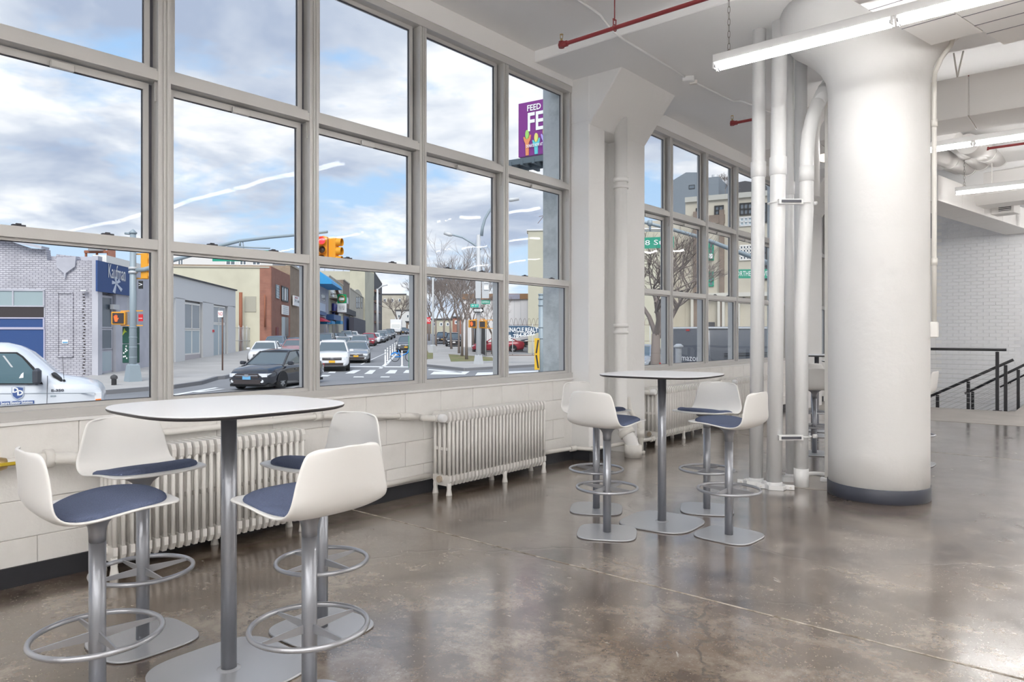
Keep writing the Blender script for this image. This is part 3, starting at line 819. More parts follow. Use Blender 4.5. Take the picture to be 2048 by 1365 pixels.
# ------------------------------------------------------------------ conduit on the ceiling with its box
def CP(px, py, z):              # point of a horizontal plane under a pixel above the horizon
    return W(px, py, (z - H) * F / (HZ - py))
pp = [CP(1120, -30, ZC - .012), CP(1160, 3, ZC - .012), CP(1182, 17, ZC - .012), CP(1200, 30, ZC - .012), CP(1221, 58, ZP - .012), CP(1247, 79, ZP - .012), CP(1291, 106, ZP - .012), CP(1350, 141, ZP - .012), CP(1372, 156, ZP - .012)]
o = pp[0].copy()
t = thing('ceiling_conduit', 'thin white conduit bent along the ceiling to a junction box', 'conduit', o)
mb = MB(); mb.tube([p - o for p in pp], .011, 8); part('tube', mb, M_ceil, t)
pp2 = [CP(1382, 162, ZP - .012), CP(1400, 170, ZP - .012), CP(1450, 195, ZP - .012), CP(1466, 203, ZP - .012), CP(1474, 202, ZP - .012), CP(1482, 202, ZC - .012), CP(1544, 226, ZC - .012), CP(1600, 250, ZC - .012)]
mb = MB(); mb.tube([p - o for p in pp2], .011, 8); part('tube', mb, M_ceil, t)
q = CP(1377, 160, ZP - .03) - o
mb = MB(); mb.cbox(q, (.12, .12, .055), .4, .006); part('junction_box', mb, M_ceil, t)
mb = MB(); mb.cbox(q + Vector((.03, .05, -.02)), (.08, .05, .04), .4, .004); part('box_cover', mb, M_pipe2, t)

# ------------------------------------------------------------------ fluorescent fixtures on chains
lk = MB()
lp = [(0.009 * math.copysign(1, math.cos(a)) * (abs(math.cos(a)) ** .6), 0, .026 * math.sin(a)) for a in [k * 2 * PI / 14 for k in range(14)]]
lk.tube(lp, .0022, 5, closed=True); me_link = mesh('chain_link', lk, M_chain)
def fixture(loc, label, chain=True, ln=2.42, chx=(.11, 2.3)):
    t = thing('fluorescent_light', label, 'ceiling light', loc, 0, 'hanging fluorescent strip lights')
    mb = MB(); mb.box((0, -.040, .035), (ln, .040, .095), .004); mb.prism([(-.040, .035), (.040, .035), (.02, .022), (-.02, .022)], 0.01, ln - .01, 'X'); part('housing', mb, M_fix, t)
    for k in range(2):
        for s_ in (-1, 1):
            mb = MB(); x0 = .025 + k * ln / 2; mb.cyl((x0, s_ * .033, .006), (x0 + ln / 2 - .05, s_ * .033, .006), .0135, n=10); tb = part('tube', mb, M_tube, t)
            mb = MB()
            for xx in (x0 - .006, x0 + ln / 2 - .05): mb.cyl((xx, s_ * .033, .006), (xx + .008, s_ * .033, .006), .0145, n=10)
            part('tube_cap', mb, M_steel2, tb)
    for x in (.008, ln / 2 - .012, ln / 2 + .012, ln - .008):
        for s_ in (-1, 1):
            mb = MB(); mb.box((x - .006, s_ * .033 - .014, -.012), (x + .006, s_ * .033 + .014, .035)); part('lamp_holder', mb, M_pipe, t)
    if chain:
        for x in chx:
            mb = MB(); mb.ring((x, 0, .105), .012, .003, 16, 5, 'Y'); part('hook', mb, M_chain, t)
            nl = int((ZC - loc[2] - .12) / .045)
            for k in range(nl):
                put('chain_link', me_link, t, (x, 0, .138 + k * .045), (0, 0, (k % 2) * PI / 2))
    return t
row = [(5.05, -2.275, 3.30, 4, 'near row beside the column'), (9.12, -2.37, 3.37, 4, 'second row behind the column'), (12.15, -1.77, 3.37, 3, 'third row above the landing'), (15.9, -1.1, 3.37, 4, 'unseen row added beyond the stair opening to light the wall'),  # the stair row is out of view, added to brighten the end wall
       (1.4, -2.4, 3.37, 4, 'row over the near table'), (-.6, -2.4, 3.37, 4, 'fill row added just behind the viewer'), (-2.0, -2.4, 3.37, 4, 'second row behind the viewer'), (-3.4, -2.4, 3.37, 4, 'third row behind the viewer, added as fill'), (-7.0, -2.4, 3.37, 4, 'rearmost row')]  # the nearest and third rows behind the viewer are added fill light
first = None
ords = ['first', 'second', 'third', 'fourth']
for y, x, z, n, lab in row:
    for k in range(n):
        lb = 'hanging white fluorescent strip light, %s from the window in the %s' % (ords[k], lab)
        if first is None: first = fixture((x, y, z), lb)
        else: dup(first, (x + k * 2.44, y, z), 0, lb)
# small dome lamp beyond the pipes
t = thing('dome_lamp', 'small white dome lamp glowing under the duct between pipes and column', 'ceiling light', W(1656, 318, 8.4))
mb = MB(); mb.lathe([(.11, .05), (.125, .035), (.12, .01), (.08, -.02), (.0, -.03)], 20, cap=False); part('shade', mb, mat('dome_glass', (.85, .8, .75), .4, emit=(1, .85, .7), estr=.7), t)
mb = MB(); mb.cyl((0, 0, .05), (0, 0, .16), .02, n=10); part('stem', mb, M_pipe, t)

# ------------------------------------------------------------------ ducts
def duct(label, a, b, wd, z0, z1, seams=0, m=M_duct, panels=True):
    a = Vector((a[0], a[1], 0)); b = Vector((b[0], b[1], 0)); d = b - a; L = d.length; c = (a + b) / 2
    t = thing('air_duct', label, 'duct', (a.x, a.y, z0), math.atan2(d.y, d.x))
    n = max(1, seams)
    for k in range(n):
        mb = MB(); mb.box((L * k / n + .004, -wd / 2, 0), (L * (k + 1) / n - .004, wd / 2, z1 - z0), .004); part('duct_section', mb, m, t)
    if n > 1:
        mb = MB()
        for k in range(1, n):
            x = L * k / n; mb.box((x - .004, -wd / 2 + .012, .012), (x + .004, wd / 2 - .012, z1 - z0 - .012))
        part('seams', mb, m, t)
    return t
# the wide one crossing behind the column
duct('wide white rectangular duct crossing behind the column, with panel seams below', (-3.15, 8.30), (8, 8.30), .60, 3.40, 3.79, 16)
for x in (-1.15, .3, 2.0):
    t = thing('duct_hanger', 'thin steel hanger holding the wide duct, %s' % ('nearest the column' if x < 0 else 'farther right' if x < 1 else 'far right'), 'hanger', (x, 8.0, 3.79))
    mb = MB(); mb.tube([(0, 0, 0), (-.03, 0, ZP - 3.79)], .008, 6); mb.tube([(0, 0, 0), (.05, 0, ZP - 3.79)], .008, 6); part('rod', mb, M_pipe2, t)
# skewed duct above the column's right side (its underside is panelled)
D2 = heading(2880)
def skew(px, py, z): return CP(px, py, z)
c0 = skew(1862, 91, 3.50); c1 = skew(1803, 58, 3.50); c2 = skew(1966, 64, 3.50)
def slab(label, pts, z0, z1, name='air_duct', m=M_duct, n=1, cat='duct'):
    o = Vector((pts[0].x, pts[0].y, z0)); t = thing(name, label, cat, o)
    mb = MB(); mb.prism([(p.x - o.x, p.y - o.y) for p in pts], 0, z1 - z0); q = part('casing', mb, m, t); bevel(q, .004, 1)
    return t, o
back = -D2
e1 = (c2 - c0); 
A0 = c0; A1 = c0 + back * 1.9; A2 = A1 + e1; A3 = c0 + e1
t, o = slab('white box duct passing overhead in front of the column top, skewed to the room', [A0, A1, A2, A3], 3.50, 3.98)
for k in range(1, 4):
    mb = MB(); p = A0 + back * (.48 * k) - o; mb.bar(Vector((p.x, p.y, -.001)), Vector((p.x + e1.x, p.y + e1.y, -.001)), .006, .004); part('seam', mb, M_framedark, t)
c3 = skew(2007, 90, 3.50)
B0 = c3; B3 = c3 + e1 * 4; B1 = B0 + back * 2.6; B2 = B3 + back * 2.6
t, o = slab('white ribbed box duct right of the first one overhead', [B0, B1, B2, B3], 3.50, 3.98)
for k in range(1, 8):
    mb = MB(); p = B0 + back * (.11 + .22 * k) - o; mb.bar(Vector((p.x, p.y, -.001)), Vector((p.x + e1.x * 4, p.y + e1.y * 4, -.001)), .006, .004); part('seam', mb, M_framedark, t)
# long skewed duct over the landing
duct('long white duct running back over the landing towards the brick wall', (-2.23, 12.15), (-1.40, 17.12), .5, 3.30, 3.68, 5)
# plenum box with round ducts
pb = W(1985, 340, 11.6)
t = thing('plenum_box', 'white duct box high on the right into which round ducts run', 'duct', (pb.x, pb.y, 3.55), rz(heading(-150)) + PI)
mb = MB(); mb.box((-.55, -.3, 0), (.9, .35, .36), .006); part('box', mb, M_duct, t)
mb = MB(); mb.prism([(-.3, 0), (.35, 0), (.25, -.14), (-.2, -.14)], -.5, .85, 'X'); part('hopper', mb, M_duct, t)
for k, (px, py, d0, px2, py2, d1, r) in enumerate(((1960, 326, 11.4, 1890, 266, 9.0, .12), (1935, 336, 11.5, 1850, 300, 9.9, .12), (1995, 318, 11.3, 1935, 288, 9.3, .13), (1917, 338, 11.6, 1840, 312, 10.2, .09))):
    a = W(px, py, d0); b = W(px2, py2, d1)
    t = thing('round_duct', ['white round duct running into the plenum box, second from the left', 'white round duct running into the plenum box, third from the right', 'rightmost white round duct running into the plenum box', 'leftmost thin round duct beside the plenum box'][k], 'duct', a)
    mb = MB(); mb.tube([(0, 0, 0), b - a], r, 20); part('tube', mb, M_duct, t)
    mb = MB(); dd = (b - a).normalized(); mb.tube([Vector((0, 0, 0)), dd * .03], r + .012, 20); mb.tube([(b - a) * .45, (b - a) * .45 + dd * .03], r + .008, 20); part('flange', mb, M_duct, t)
a = W(1942, 322, 10.9); b = W(1990, 316, 10.9)
t = thing('trapeze_hanger', 'white trapeze bar hanging under the round ducts', 'hanger', a)
mb = MB(); mb.bar((0, 0, 0), b - a, .03, .03); part('bar', mb, M_duct, t)
for q in (Vector((0.02, 0.02, 0)), (b - a) * .97):
    mb = MB(); mb.tube([q, q + Vector((0, 0, ZC - a.z - .0))], .006, 6); part('rod', mb, M_duct, t)
# grille box
g = W(1990, 415, 12.2)
t = thing('vent_box', 'white ventilation box with a slatted grille below the third light', 'vent', g, rz(heading(-150)) + PI)
mb = MB(); mb.box((-.3, -.16, -.14), (.32, .16, .14), .006); part('box', mb, M_duct, t)
ng = heading(-150); mb = MB()
mb.box((.10, -.166, -.10), (.28, -.158, .10)); gp = part('grille', mb, M_framedark, t)
for k in range(7):
    mb = MB(); z = -.09 + k * .028; mb.box((.10, -.178, z), (.28, -.162, z + .012)); part('slat', mb, M_duct, gp)
# camera ball on the third light
t = thing('ceiling_sensor', 'small black ball sensor above the third hanging light', 'sensor', W(1984, 371, 10.7))
mb = MB(); mb.lathe([(.0, .035), (.025, .025), (.035, 0), (.025, -.025), (0, -.035)], 14, cap=False); part('ball', mb, M_black, t)
mb = MB(); mb.cyl((0, 0, .03), (0, 0, ZC - W(1984, 371, 10.7).z), .006, n=6); part('stem', mb, M_pipe2, t)
mb = MB()
for y in (13.6, ):
    mb.box((XW, y, 3.72), (9, y + .28, ZC))
sobj('trim_3', mb, M_ceil, 'painted ceiling beam over the landing')

# ------------------------------------------------------------------ bar tables
def make_table(label, loc, rot):
    t = thing('bar_table', label, 'table', loc, rot, 'tall white bar tables')
    hb = .385; mb = MB(); n = 96
    prof = [(.985, 1.031), (1.0, 1.036)]
    rings = [[(x * k, y * k, z) for x, y in sq(hb, hb, 3.4, n)] for k, z in ((.965, 1.030), (.992, 1.034), (1.0, 1.0385), (.999, 1.043))]
    mb.loft(rings); part('top_edge', mb, M_edge, t, 'thin dark edge of the white top')
    mb = MB(); mb.loft([[(x * k, y * k, z) for x, y in sq(hb, hb, 3.4, n)] for k, z in ((.9985, 1.0431), (.998, 1.0455), (.994, 1.047))]); part('tabletop', mb, M_top, t)
    mb = MB(); mb.cyl((0, 0, .010), (0, 0, 1.03), .0295, n=32); part('post', mb, M_steel, t)
    mb = MB(); mb.loft([[(x * k, y * k, z) for x, y in sq(.262, .262, 3.6, n)] for k, z in ((.97, 0), (1.0, .003), (1.0, .008), (.985, .0115))]); mb.lathe([(.045, .0115), (.04, .015), (.03, .017)], 32, cap=False); part('base_plate', mb, M_base, t)
    mb = MB(); mb.cbox((0, 0, 1.022), (.20, .20, .012), 0, .002); part('mounting_plate', mb, M_steel, t)
    return t
tb = make_table('white rounded square bar table nearest the viewer', (-2.658, 1.435, 0), 0)
dup(tb, (-2.431, 4.528, 0), .06, 'white rounded square bar table in front of the wall pillar')
dup(tb, (-2.03, 8.22, 0), .0, 'white bar table mostly hidden behind the round column')
dup(tb, (-3.15, 10.3, 0), .1, 'farthest white bar table seen through the gap beside the column')

# ------------------------------------------------------------------ bar stools
SP_ = [(.214, -.005, .06), (.213, -.002, .13), (.208, .0, .166), (.193, -.001, .190), (.160, -.004, .203), (.11, -.010, .206), (.05, -.019, .210), (-.01, -.028, .211), (-.06, -.034, .210),
     (-.105, -.036, .208), (-.142, -.030, .206), (-.170, -.014, .204), (-.190, .010, .201), (-.203, .042, .195), (-.211, .080, .187), (-.217, .120, .178), (-.222, .158, .168), (-.2255, .186, .157), (-.227, .199, .146), (-.228, .207, .128), (-.2285, .211, .09)]
def zshell(y):
    for (a, b, _), (c, d, _) in zip(SP_, SP_[1:]):
        if c <= y <= a: return b + (d - b) * (a - y) / (a - c)
    return 0
def seat_shell():
    nu = 16; mb = MB(); vs = []
    for i, (y, z, hw) in enumerate(SP_):
        k = max(0, min(1, (z + .02) / .12)) if y < -.15 else 0
        for j in range(nu + 1):
            u = -1 + 2 * j / nu
            x = hw * u
            yy = y + .030 * k * abs(u) ** 2.2
            lift = .020 * abs(u) ** 3 * max(0, min(1, (.20 - y) / .15)) * (1 - k)
            vs.append((x, yy, z + lift))
    fs = []
    for i in range(len(SP_) - 1):
        for j in range(nu):
            a = i * (nu + 1) + j; fs.append((a, a + 1, a + nu + 2, a + nu + 1))
    mb.add(vs, fs, True); return mb
def make_stool(label, loc, rot, group):
    t = thing('bar_stool', label, 'bar stool', loc, rot, group)
    sh = part('seat_shell', seat_shell(), M_shell, t, None, (0, .0, .745))
    s1 = sh.modifiers.new('thick', 'SOLIDIFY'); s1.thickness = .010; s1.offset = -1
    s2 = sh.modifiers.new('smooth', 'SUBSURF'); s2.levels = 1; s2.render_levels = 1
    # cushion
    rings = []
    for k, z in ((.95, .004), (.99, .009), (1.0, .016), (.985, .023), (.92, .031), (.75, .037), (.5, .041), (.25, .042), (.03, .042)):
        rg = []
        for x, y in sq(.194, .165, 2.7, 56):
            xx = x * k; yy = y * k + .034
            rg.append((xx, yy, .745 + zshell(yy) + z - .002 + .020 * (abs(xx) / .21) ** 3 * max(0, min(1, (.20 - yy) / .15)) * (1 if k > .9 else 0)))
        rings.append(rg)
    mb = MB(); mb.loft(rings); part('cushion', mb, M_fab, t)
    mb = MB(); pr = []
    for k, (a, b, z) in enumerate(((.026, .026, .62), (.027, .027, .65), (.031, .029, .668), (.042, .034, .684), (.058, .042, .696), (.076, .05, .706), (.082, .054, .713), (.080, .052, .716))):
        pr.append([(x, y, z) for x, y in sq(a, b, 2.2, 32)])
    mb.loft(pr); part('seat_support', mb, M_steel, t)
    mb = MB(); mb.cyl((0, 0, .009), (0, 0, .617), .0265, n=28); mb.cyl((0, 0, .617), (0, 0, .621), .0245, n=28); part('post', mb, M_steel, t)
    mb = MB(); mb.ring((0, 0, .306), .199, .0095, 64, 10); fr = part('foot_ring', mb, M_steel2, t)
    for k in range(4):
        a = k * PI / 2 + PI / 4 * 0
        mb = MB(); c, s_ = math.cos(a), math.sin(a)
        m0 = mb.mark()
        mb.add([(.022, -.0028, .286), (.022, .0028, .286), (.022, .0028, .318), (.022, -.0028, .318), (.196, -.0028, .298), (.196, .0028, .298), (.196, .0028, .308), (.196, -.0028, .308)],
               [(0, 1, 2, 3), (7, 6, 5, 4), (0, 4, 5, 1), (1, 5, 6, 2), (2, 6, 7, 3), (3, 7, 4, 0)])
        mb.xf(m0, Matrix.Rotation(a, 4, 'Z')); part('spoke', mb, M_steel2, fr)
    mb = MB(); mb.loft([[(x * k, y * k, z) for x, y in sq(.195, .195, 3.8, 80)] for k, z in ((.97, 0), (1.0, .003), (1.0, .0075), (.985, .0105))]); part('base_plate', mb, M_base, t)
    return t
g1 = 'white bar stools around the near table'; g2 = 'white bar stools around the second table'; g3 = 'white bar stools behind the column'
s0 = make_stool('white bar stool at the left edge, nearest the viewer, seen from its side', (-2.64, .954, 0), -.05, g1)
dup(s0, (-2.146, 1.455, 0), PI / 2 + .02, 'white bar stool in the foreground right of the near table, back to the viewer', g1)
dup(s0, (-3.21, 1.34, 0), -PI / 2 + .02, 'white bar stool between near table and radiator, on the left', g1)
dup(s0, (-2.723, 1.912, 0), PI + .06, 'white bar stool on the far right side of the near table, facing left', g1)
def turn_base(t, a):              # the seats swivel on their plates
    for c in t.children:
        if c.name.startswith('base_plate'): c.rotation_euler.z = a - t.rotation_euler.z
t = dup(s0, (-2.58, 4.05, 0), -.0, 'white bar stool at the front left of the second table, back to the viewer', g2); turn_base(t, .50)
dup(s0, (-1.935, 4.514, 0), PI / 2 - .05, 'white bar stool at the front right of the second table, back turned right', g2)
t = dup(s0, (-2.997, 4.555, 0), -PI / 2 - .1, 'white bar stool at the back left of the second table, half hidden', g2); turn_base(t, .52)
t = dup(s0, (-2.351, 5.079, 0), PI - .02, 'white bar stool at the back right of the second table, front of its backrest showing', g2); turn_base(t, .45)
dup(s0, (-2.545, 8.24, 0), .45, 'white bar stool seen in the gap between riser pipes and column', g3)
dup(s0, (-1.575, 8.24, 0), PI / 2, 'white bar stool whose edge shows right of the round column', g3)
dup(s0, (-3.02, 9.72, 0), 0.1, 'farther white bar stool behind the one in the gap', g3)

# ================================================================== THE STREET OUTSIDE
# ground: gently rising street, seen from the eye outwards
def ground(name, m, pts, dz, label):
    mb = MB(); n = len(pts)
    mb.add([(p.x, p.y, p.z + dz) for p in pts], [tuple(range(n))]); o = sobj(name, mb, m, label); return o
mb = MB(); vs = []; fs = []
ds = [-40, 2, 20, 50, 80, 115, 150, 300, 700]
for i, d in enumerate(ds):
    for lt in (-500, -60, 60, 500):
        p = V * d + R * lt; vs.append((p.x, p.y, gz(max(d, 0))))
for i in range(len(ds) - 1):
    for j in range(3): fs.append((i * 4 + j, i * 4 + j + 1, i * 4 + j + 5, i * 4 + j + 4))
mb.add(vs, fs); sobj('ground', mb, M_asph, 'grey asphalt of the street crossing')

def slab_g(name, pts, th, m, label, parent=None):     # raised slab that follows the street's slope
    mb = MB(); n = len(pts)
    vs = [(p.x, p.y, p.z + th) for p in pts] + [(p.x, p.y, p.z - .3) for p in pts]
    mb.add(vs, [tuple(range(n))] + [(i, (i + 1) % n, n + (i + 1) % n, n + i) for i in range(n)])
    if parent: return part(name, mb, m, parent, label)
    return sobj(name, mb, m, label)
bF = GD(192, 33.1).dot(SL)          # facade line left of the street
bC = bF + 6.0                       # its curb
sp80 = lambda b, ds_: [SP(a, b) for a in ds_]
walk = [GD(-420, 33.1), GD(-420, 24.5), G(203, 790), G(346, 778), G(400, 770), G(432, 760)] + sp80(bC, (34, 80, 150)) + sp80(bF, (150, 80, 32))
slab_g('sidewalk', walk, .14, M_walk, 'left concrete sidewalk in front of the painted brick building')
crb = [G(203, 790), G(346, 778), G(400, 770), G(432, 760)] + sp80(bC, (34, 80, 150))
mb = MB()
for i in range(len(crb) - 1):
    mb.bar(crb[i] + Vector((0, 0, .075)), crb[i + 1] + Vector((0, 0, .075)), .16, .15)
sobj('curb', mb, M_curb, 'dark stone curb of the left sidewalk')
# right hand block
bR = 1.2
rc = [G(846, 733), G(930, 742), G(1085, 733), G(1200, 727), G(1600, 722)]
rw = rc + [GD(1600, 90), GD(846, 90)] + sp80(bR, (88, 60))
slab_g('sidewalk', rw, .14, M_walk, 'pale sidewalk on the far corner under the bare trees')
mb = MB()
for i in range(len(rc) - 1): mb.bar(rc[i] + Vector((0, 0, .07)), rc[i + 1] + Vector((0, 0, .07)), .18, .15)
sobj('curb', mb, M_curb, 'dark curb of the far corner')
def gp(pxs, dz): return [G(*q) + Vector((0, 0, dz)) for q in pxs]
slab_g('verge', gp([(902, 728), (990, 726), (966, 700), (893, 700)], .0), .16, M_grass, 'grass plot with bare trees and litter')
slab_g('verge', gp([(846, 723), (866, 722), (866, 701), (846, 700)], .0), .16, M_grass, 'narrow grass strip left of the far path')
slab_g('lot', gp([(1000, 716), (1600, 716), (1600, 686), (985, 686)], .0), .15, M_asph, 'asphalt parking lot behind the fence')
mb = MB(); 
for q in ((1012, 693, 1032, 697), (1020, 713, 1034, 706)):
    a = G(q[0], q[1]); b = G(q[2], q[3]); mb.bar(a + Vector((0, 0, .155)), b + Vector((0, 0, .155)), .12, .01)
sobj('lot_marking', mb, M_white, 'white bay lines of the parking lot')
# road paint
mb = MB()
def patch(q):
    p = [G(*k) + Vector((0, 0, .012)) for k in q]; mb.add(p, [(0, 1, 2, 3)])
for q in (((690, 748), (706, 741), (722, 741), (708, 748)), ((728, 749), (740, 741), (752, 741), (744, 749)), ((770, 748), (780, 741), (795, 741), (790, 748)), ((806, 747), (812, 741), (822, 741), (820, 747)),
          ((655, 747), (660, 744), (672, 744), (670, 747)), ((640, 754), (645, 751), (662, 751), (655, 754)), ((706, 756), (708, 754), (727, 754), (728, 756)), ((760, 756), (762, 754), (780, 754), (778, 756)),
          ((696, 735), (697, 733), (835, 734), (835, 736)), ((757, 738), (770, 728), (778, 728), (764, 738)), ((770, 729), (800, 700), (803, 700), (776, 729)), ((720, 730), (772, 706), (774, 706), (724, 730)),
          ((380, 786), (440, 779), (452, 779), (400, 786)), ((345, 790), (430, 776), (438, 777), (352, 792)), ((560, 778), (596, 770), (604, 772), (575, 780)), ((860, 750), (868, 744), (940, 744), (930, 750)),
          ((300, 798), (345, 788), (349, 790), (306, 800)), ((855, 741), (858, 739), (925, 745), (922, 747)), ((950, 752), (955, 746), (1086, 743), (1086, 746))): patch(q)
for k in range(5):
    patch(((1012, 745 + k * 3), (1012, 743.8 + k * 3), (1090, 741.5 + k * 3), (1090, 742.7 + k * 3)))
sobj('road_marking', mb, M_white, 'white crosswalk bars and lane lines on the asphalt')

# ------------------------------------------------------------------ buildings
class Fac:                           # a facade plane: local x along it, y into the house, z up
    def __init__(s, name, label, O, X, cat='building'):
        s.O = Vector(O); s.X = Vector(X).normalized(); s.t = thing(name, label, cat, s.O, math.atan2(s.X.y, s.X.x))
    def xz(s, px, py, off=0):
        r = V + R * ((px - 1024) / F); O = s.O + Vector((-s.X.y, s.X.x, 0)) * off
        d = (O.x * s.X.y - O.y * s.X.x) / (r.x * s.X.y - r.y * s.X.x)
        P = r * d; return ((P - Vector((O.x, O.y, 0))).dot(s.X), H - (py - HZ) / F * d - s.O.z)
    def rect(s, x0, y0, x1, y1, off=0):
        a = s.xz(x0, y0, off); b = s.xz(x1, y1, off); a2 = s.xz(x0, y1, off); return a[0], b[0], a2[1], a[1]
    def box(s, name, r, y0, y1, m, label=None, parent=None):
        x0, x1, z0, z1 = s.rect(*r, off=y0); mb = MB(); mb.box((x0, y0, z0), (x1, y1, z1)); return part(name, mb, m, parent or s.t, label)
    def win(s, r, nx=1, nz=1, frame=None, pane=None, name='window', th=.06, out=.08):
        x0, x1, z0, z1 = s.rect(*r, off=-out); frame = frame or M_signblack; pane = pane or M_greywin
        mb = MB()
        for k in range(nx + 1):
            x = x0 + (x1 - x0) * k / nx; mb.box((x - th / 2, -out, z0), (x + th / 2, .02, z1))
        for k in range(nz + 1):
            z = z0 + (z1 - z0) * k / nz; mb.box((x0 - th / 2, -out, z - th / 2), (x1 + th / 2, .02, z + th / 2))
        f = part(name, mb, frame, s.t)
        for i in range(nx):
            for j in range(nz):
                mb = MB(); a = x0 + (x1 - x0) * i / nx; b = x0 + (x1 - x0) * (i + 1) / nx; c = z0 + (z1 - z0) * j / nz; d = z0 + (z1 - z0) * (j + 1) / nz
                mb.box((a + .02, -out * .5, c + .02), (b - .02, .01, d - .02)); part('pane', mb, pane[(i + j * nx) % len(pane)] if isinstance(pane, list) else pane, f)
        return f
    def wall(s, poly, y0, y1, m, name='wall'):
        mb = MB(); mb.prism(poly, y0, y1, 'Y'); return part(name, mb, m, s.t)
    def text(s, body, r, m, y=-.12, size=None, up=None):
        x0, x1, z0, z1 = s.rect(*r, off=y)
        mb = textmb(body, (z1 - z0) * 1.35, ((x0 + x1) / 2, y, (z0 + z1) / 2), (1, 0, 0), (0, 0, 1), width=abs(x1 - x0)); return part('lettering', mb, m, s.t)

# grey painted brick building at the far left
O1 = GD(188, 33.1)
bL = -9.0
f = Fac('brick_building', 'low grey painted brick building with blue shutter door at the far left', O1 + SL * bL, SL)
X = lambda px, py=600: f.xz(px, py)[0]
Z = lambda px, py: f.xz(px, py)[1]
f.wall([(X(-120), -.3), (X(188), -.3), (X(188), Z(188, 521)), (X(154), Z(154, 521)), (X(152), Z(152, 513)), (X(113), Z(113, 509)), (X(110), Z(110, 521)), (X(94), Z(94, 521)), (X(92), Z(92, 499)), (X(60), Z(60, 497)), (X(0), Z(0, 477)), (X(-120), Z(-120, 462))], 0, .4, B_grey)
f.box('body', (-120, 530, 184, 757), .4, 14, M_stucco_grey)
mb = MB(); mb.bar((X(0), -.06, Z(0, 476)), (X(92), -.06, Z(92, 497)), .7, .12, (0, 0, 1)); mb.bar((X(-120), -.06, Z(-120, 461)), (X(0), -.06, Z(0, 476)), .7, .12); part('coping', mb, M_stucco_grey, f.t)
mb = MB(); q = [f.xz(*p) for p in ((115, 517), (154, 514), (152, 534), (134, 547), (132, 560), (130, 547), (115, 534))]; mb.prism(q, -.12, .05, 'Y'); part('shield_relief', mb, M_stucco_grey, f.t)
f.box('opening', (-120, 577, 90, 757), -.03, .02, M_stucco_grey)
f.win((-100, 580, 87, 612), 3, 1, M_stucco_grey, mat('pale_shutter', (.32, .40, .42), .6), 'transom_window')
f.box('shutter_band', (-100, 612, 87, 636), -.05, .0, M_darklens)
f.win((-100, 636, 87, 656), 2, 1, mat('lilac_rail', (.5, .48, .6), .5), M_bluewall, 'door_band', .06)
f.win((-100, 658, 88, 757), 2, 1, mat('lilac_rail', (.5, .48, .6), .5), M_bluewall, 'blue_door', .05)
mb = MB(); x0, x1, z0, z1 = f.rect(115, 585, 147, 715)
for p in (((x0, z0), (x1, z0 + .05)), ((x0, z1 - .05), (x1, z1)), ((x0, z0), (x0 + .05, z1)), ((x1 - .05, z0), (x1, z1))): mb.box((p[0][0], -.06, p[0][1]), (p[1][0], .0, p[1][1]))
part('panel_border', mb, B_grey, f.t)
f.box('notice', (124, 680, 136, 688), -.05, .0, M_signwhite); f.box('notice_stripe', (125, 684, 135, 686.5), -.07, -.04, M_plateb)
f.box('pilaster', (184, 512, 196, 757), -.35, .1, M_stucco_grey)
f.box('camera_bracket', (161, 580, 172, 582), -.3, -.1, M_signwhite)
# vertical crack line of worn bricks on the right end
mb = MB(); rr = random.Random(3)
for k in range(46):
    z = Z(166, 590) - k * .136
    if z > .1: xx = X(166) + rr.uniform(-.04, .04); mb.box((xx, -.012, z), (xx + .09, .01, z + .05))
part('missing_brick_joints', mb, M_darklens, f.t)

# blue sign bay and white garage along the street
fO = SP(O1.dot(SH) + .42, bF)
f = Fac('garage_building', 'long white and grey one-storey garage with a dark blue sign at its near end', fO, SH)
X = lambda px, py=600: f.xz(px, py)[0]
Z = lambda px, py: f.xz(px, py)[1]
x0 = 0.0; xs = X(268); xg = X(292); xe = X(468)
zt = Z(196, 513)
sz1_ = f.xz(196, 521, -.3)[1]
f.wall([(x0, -.3), (xe, -.3), (xe, Z(468, 582)), (xg, Z(292, 545)), (xg, zt), (x0, zt)], .25, 14, M_stucco_grey)
mb = MB(); mb.box((x0 - .05, -.3, sz1_), (xs + .2, .3, zt + .08)); part('coping', mb, M_pipe2, f.t)
X0, Z0 = X, Z
X = lambda px, py=600: f.xz(px, py, -.3)[0]
Z = lambda px, py: f.xz(px, py, -.3)[1]
sx0, sx1, sz0, sz1 = X(196), X(266), Z(197, 583), Z(197, 521)
mb = MB(); mb.box((sx0, -.28, sz0), (sx1, -.20, sz1)); sg = part('sign_board', mb, M_bluewall, f.t, 'dark blue sign board with white lettering and a pinwheel emblem')
wd = X(251) - X(217)
mb = textmb('Kaufman', .95, ((X(217) + X(251)) / 2, -.30, (Z(233, 539) + Z(233, 554)) / 2), (1, 0, 0), (0, 0, 1), width=wd); part('lettering', mb, M_signwhite, sg)
mb = textmb('ASTORIA', .16, ((X(243) + X(251)) / 2, -.30, Z(247, 561)), (1, 0, 0), (0, 0, 1), width=(X(251) - X(243))); part('lettering', mb, M_signwhite, sg)
mb = MB(); cx, cz = X(233), Z(233, 567); ww = (X(242) - X(225)) / .62
for k in range(5):
    a = PI / 2 + k * 2 * PI / 5 + .3; L = .30 if k in (0, 1, 4) else .50
    ca, sa = math.cos(a), math.sin(a); mb.prism([(cx + .04 * sa * ww, cz - .04 * ca), (cx + (L * ca + .10 * sa) * ww, cz + L * sa - .10 * ca), (cx + (L * ca - .08 * sa) * ww, cz + L * sa + .08 * ca), (cx - .02 * sa * ww, cz + .02 * ca)], -.30, -.285, 'Y')
part('pinwheel_emblem', mb, mat('emblem_grey', (.55, .6, .7), .6), sg)
X, Z = X0, Z0
mb = MB(); mb.box((X(198), .05, 0), (X(225), .26, Z(198, 590))); part('recess', mb, M_greywin, f.t)
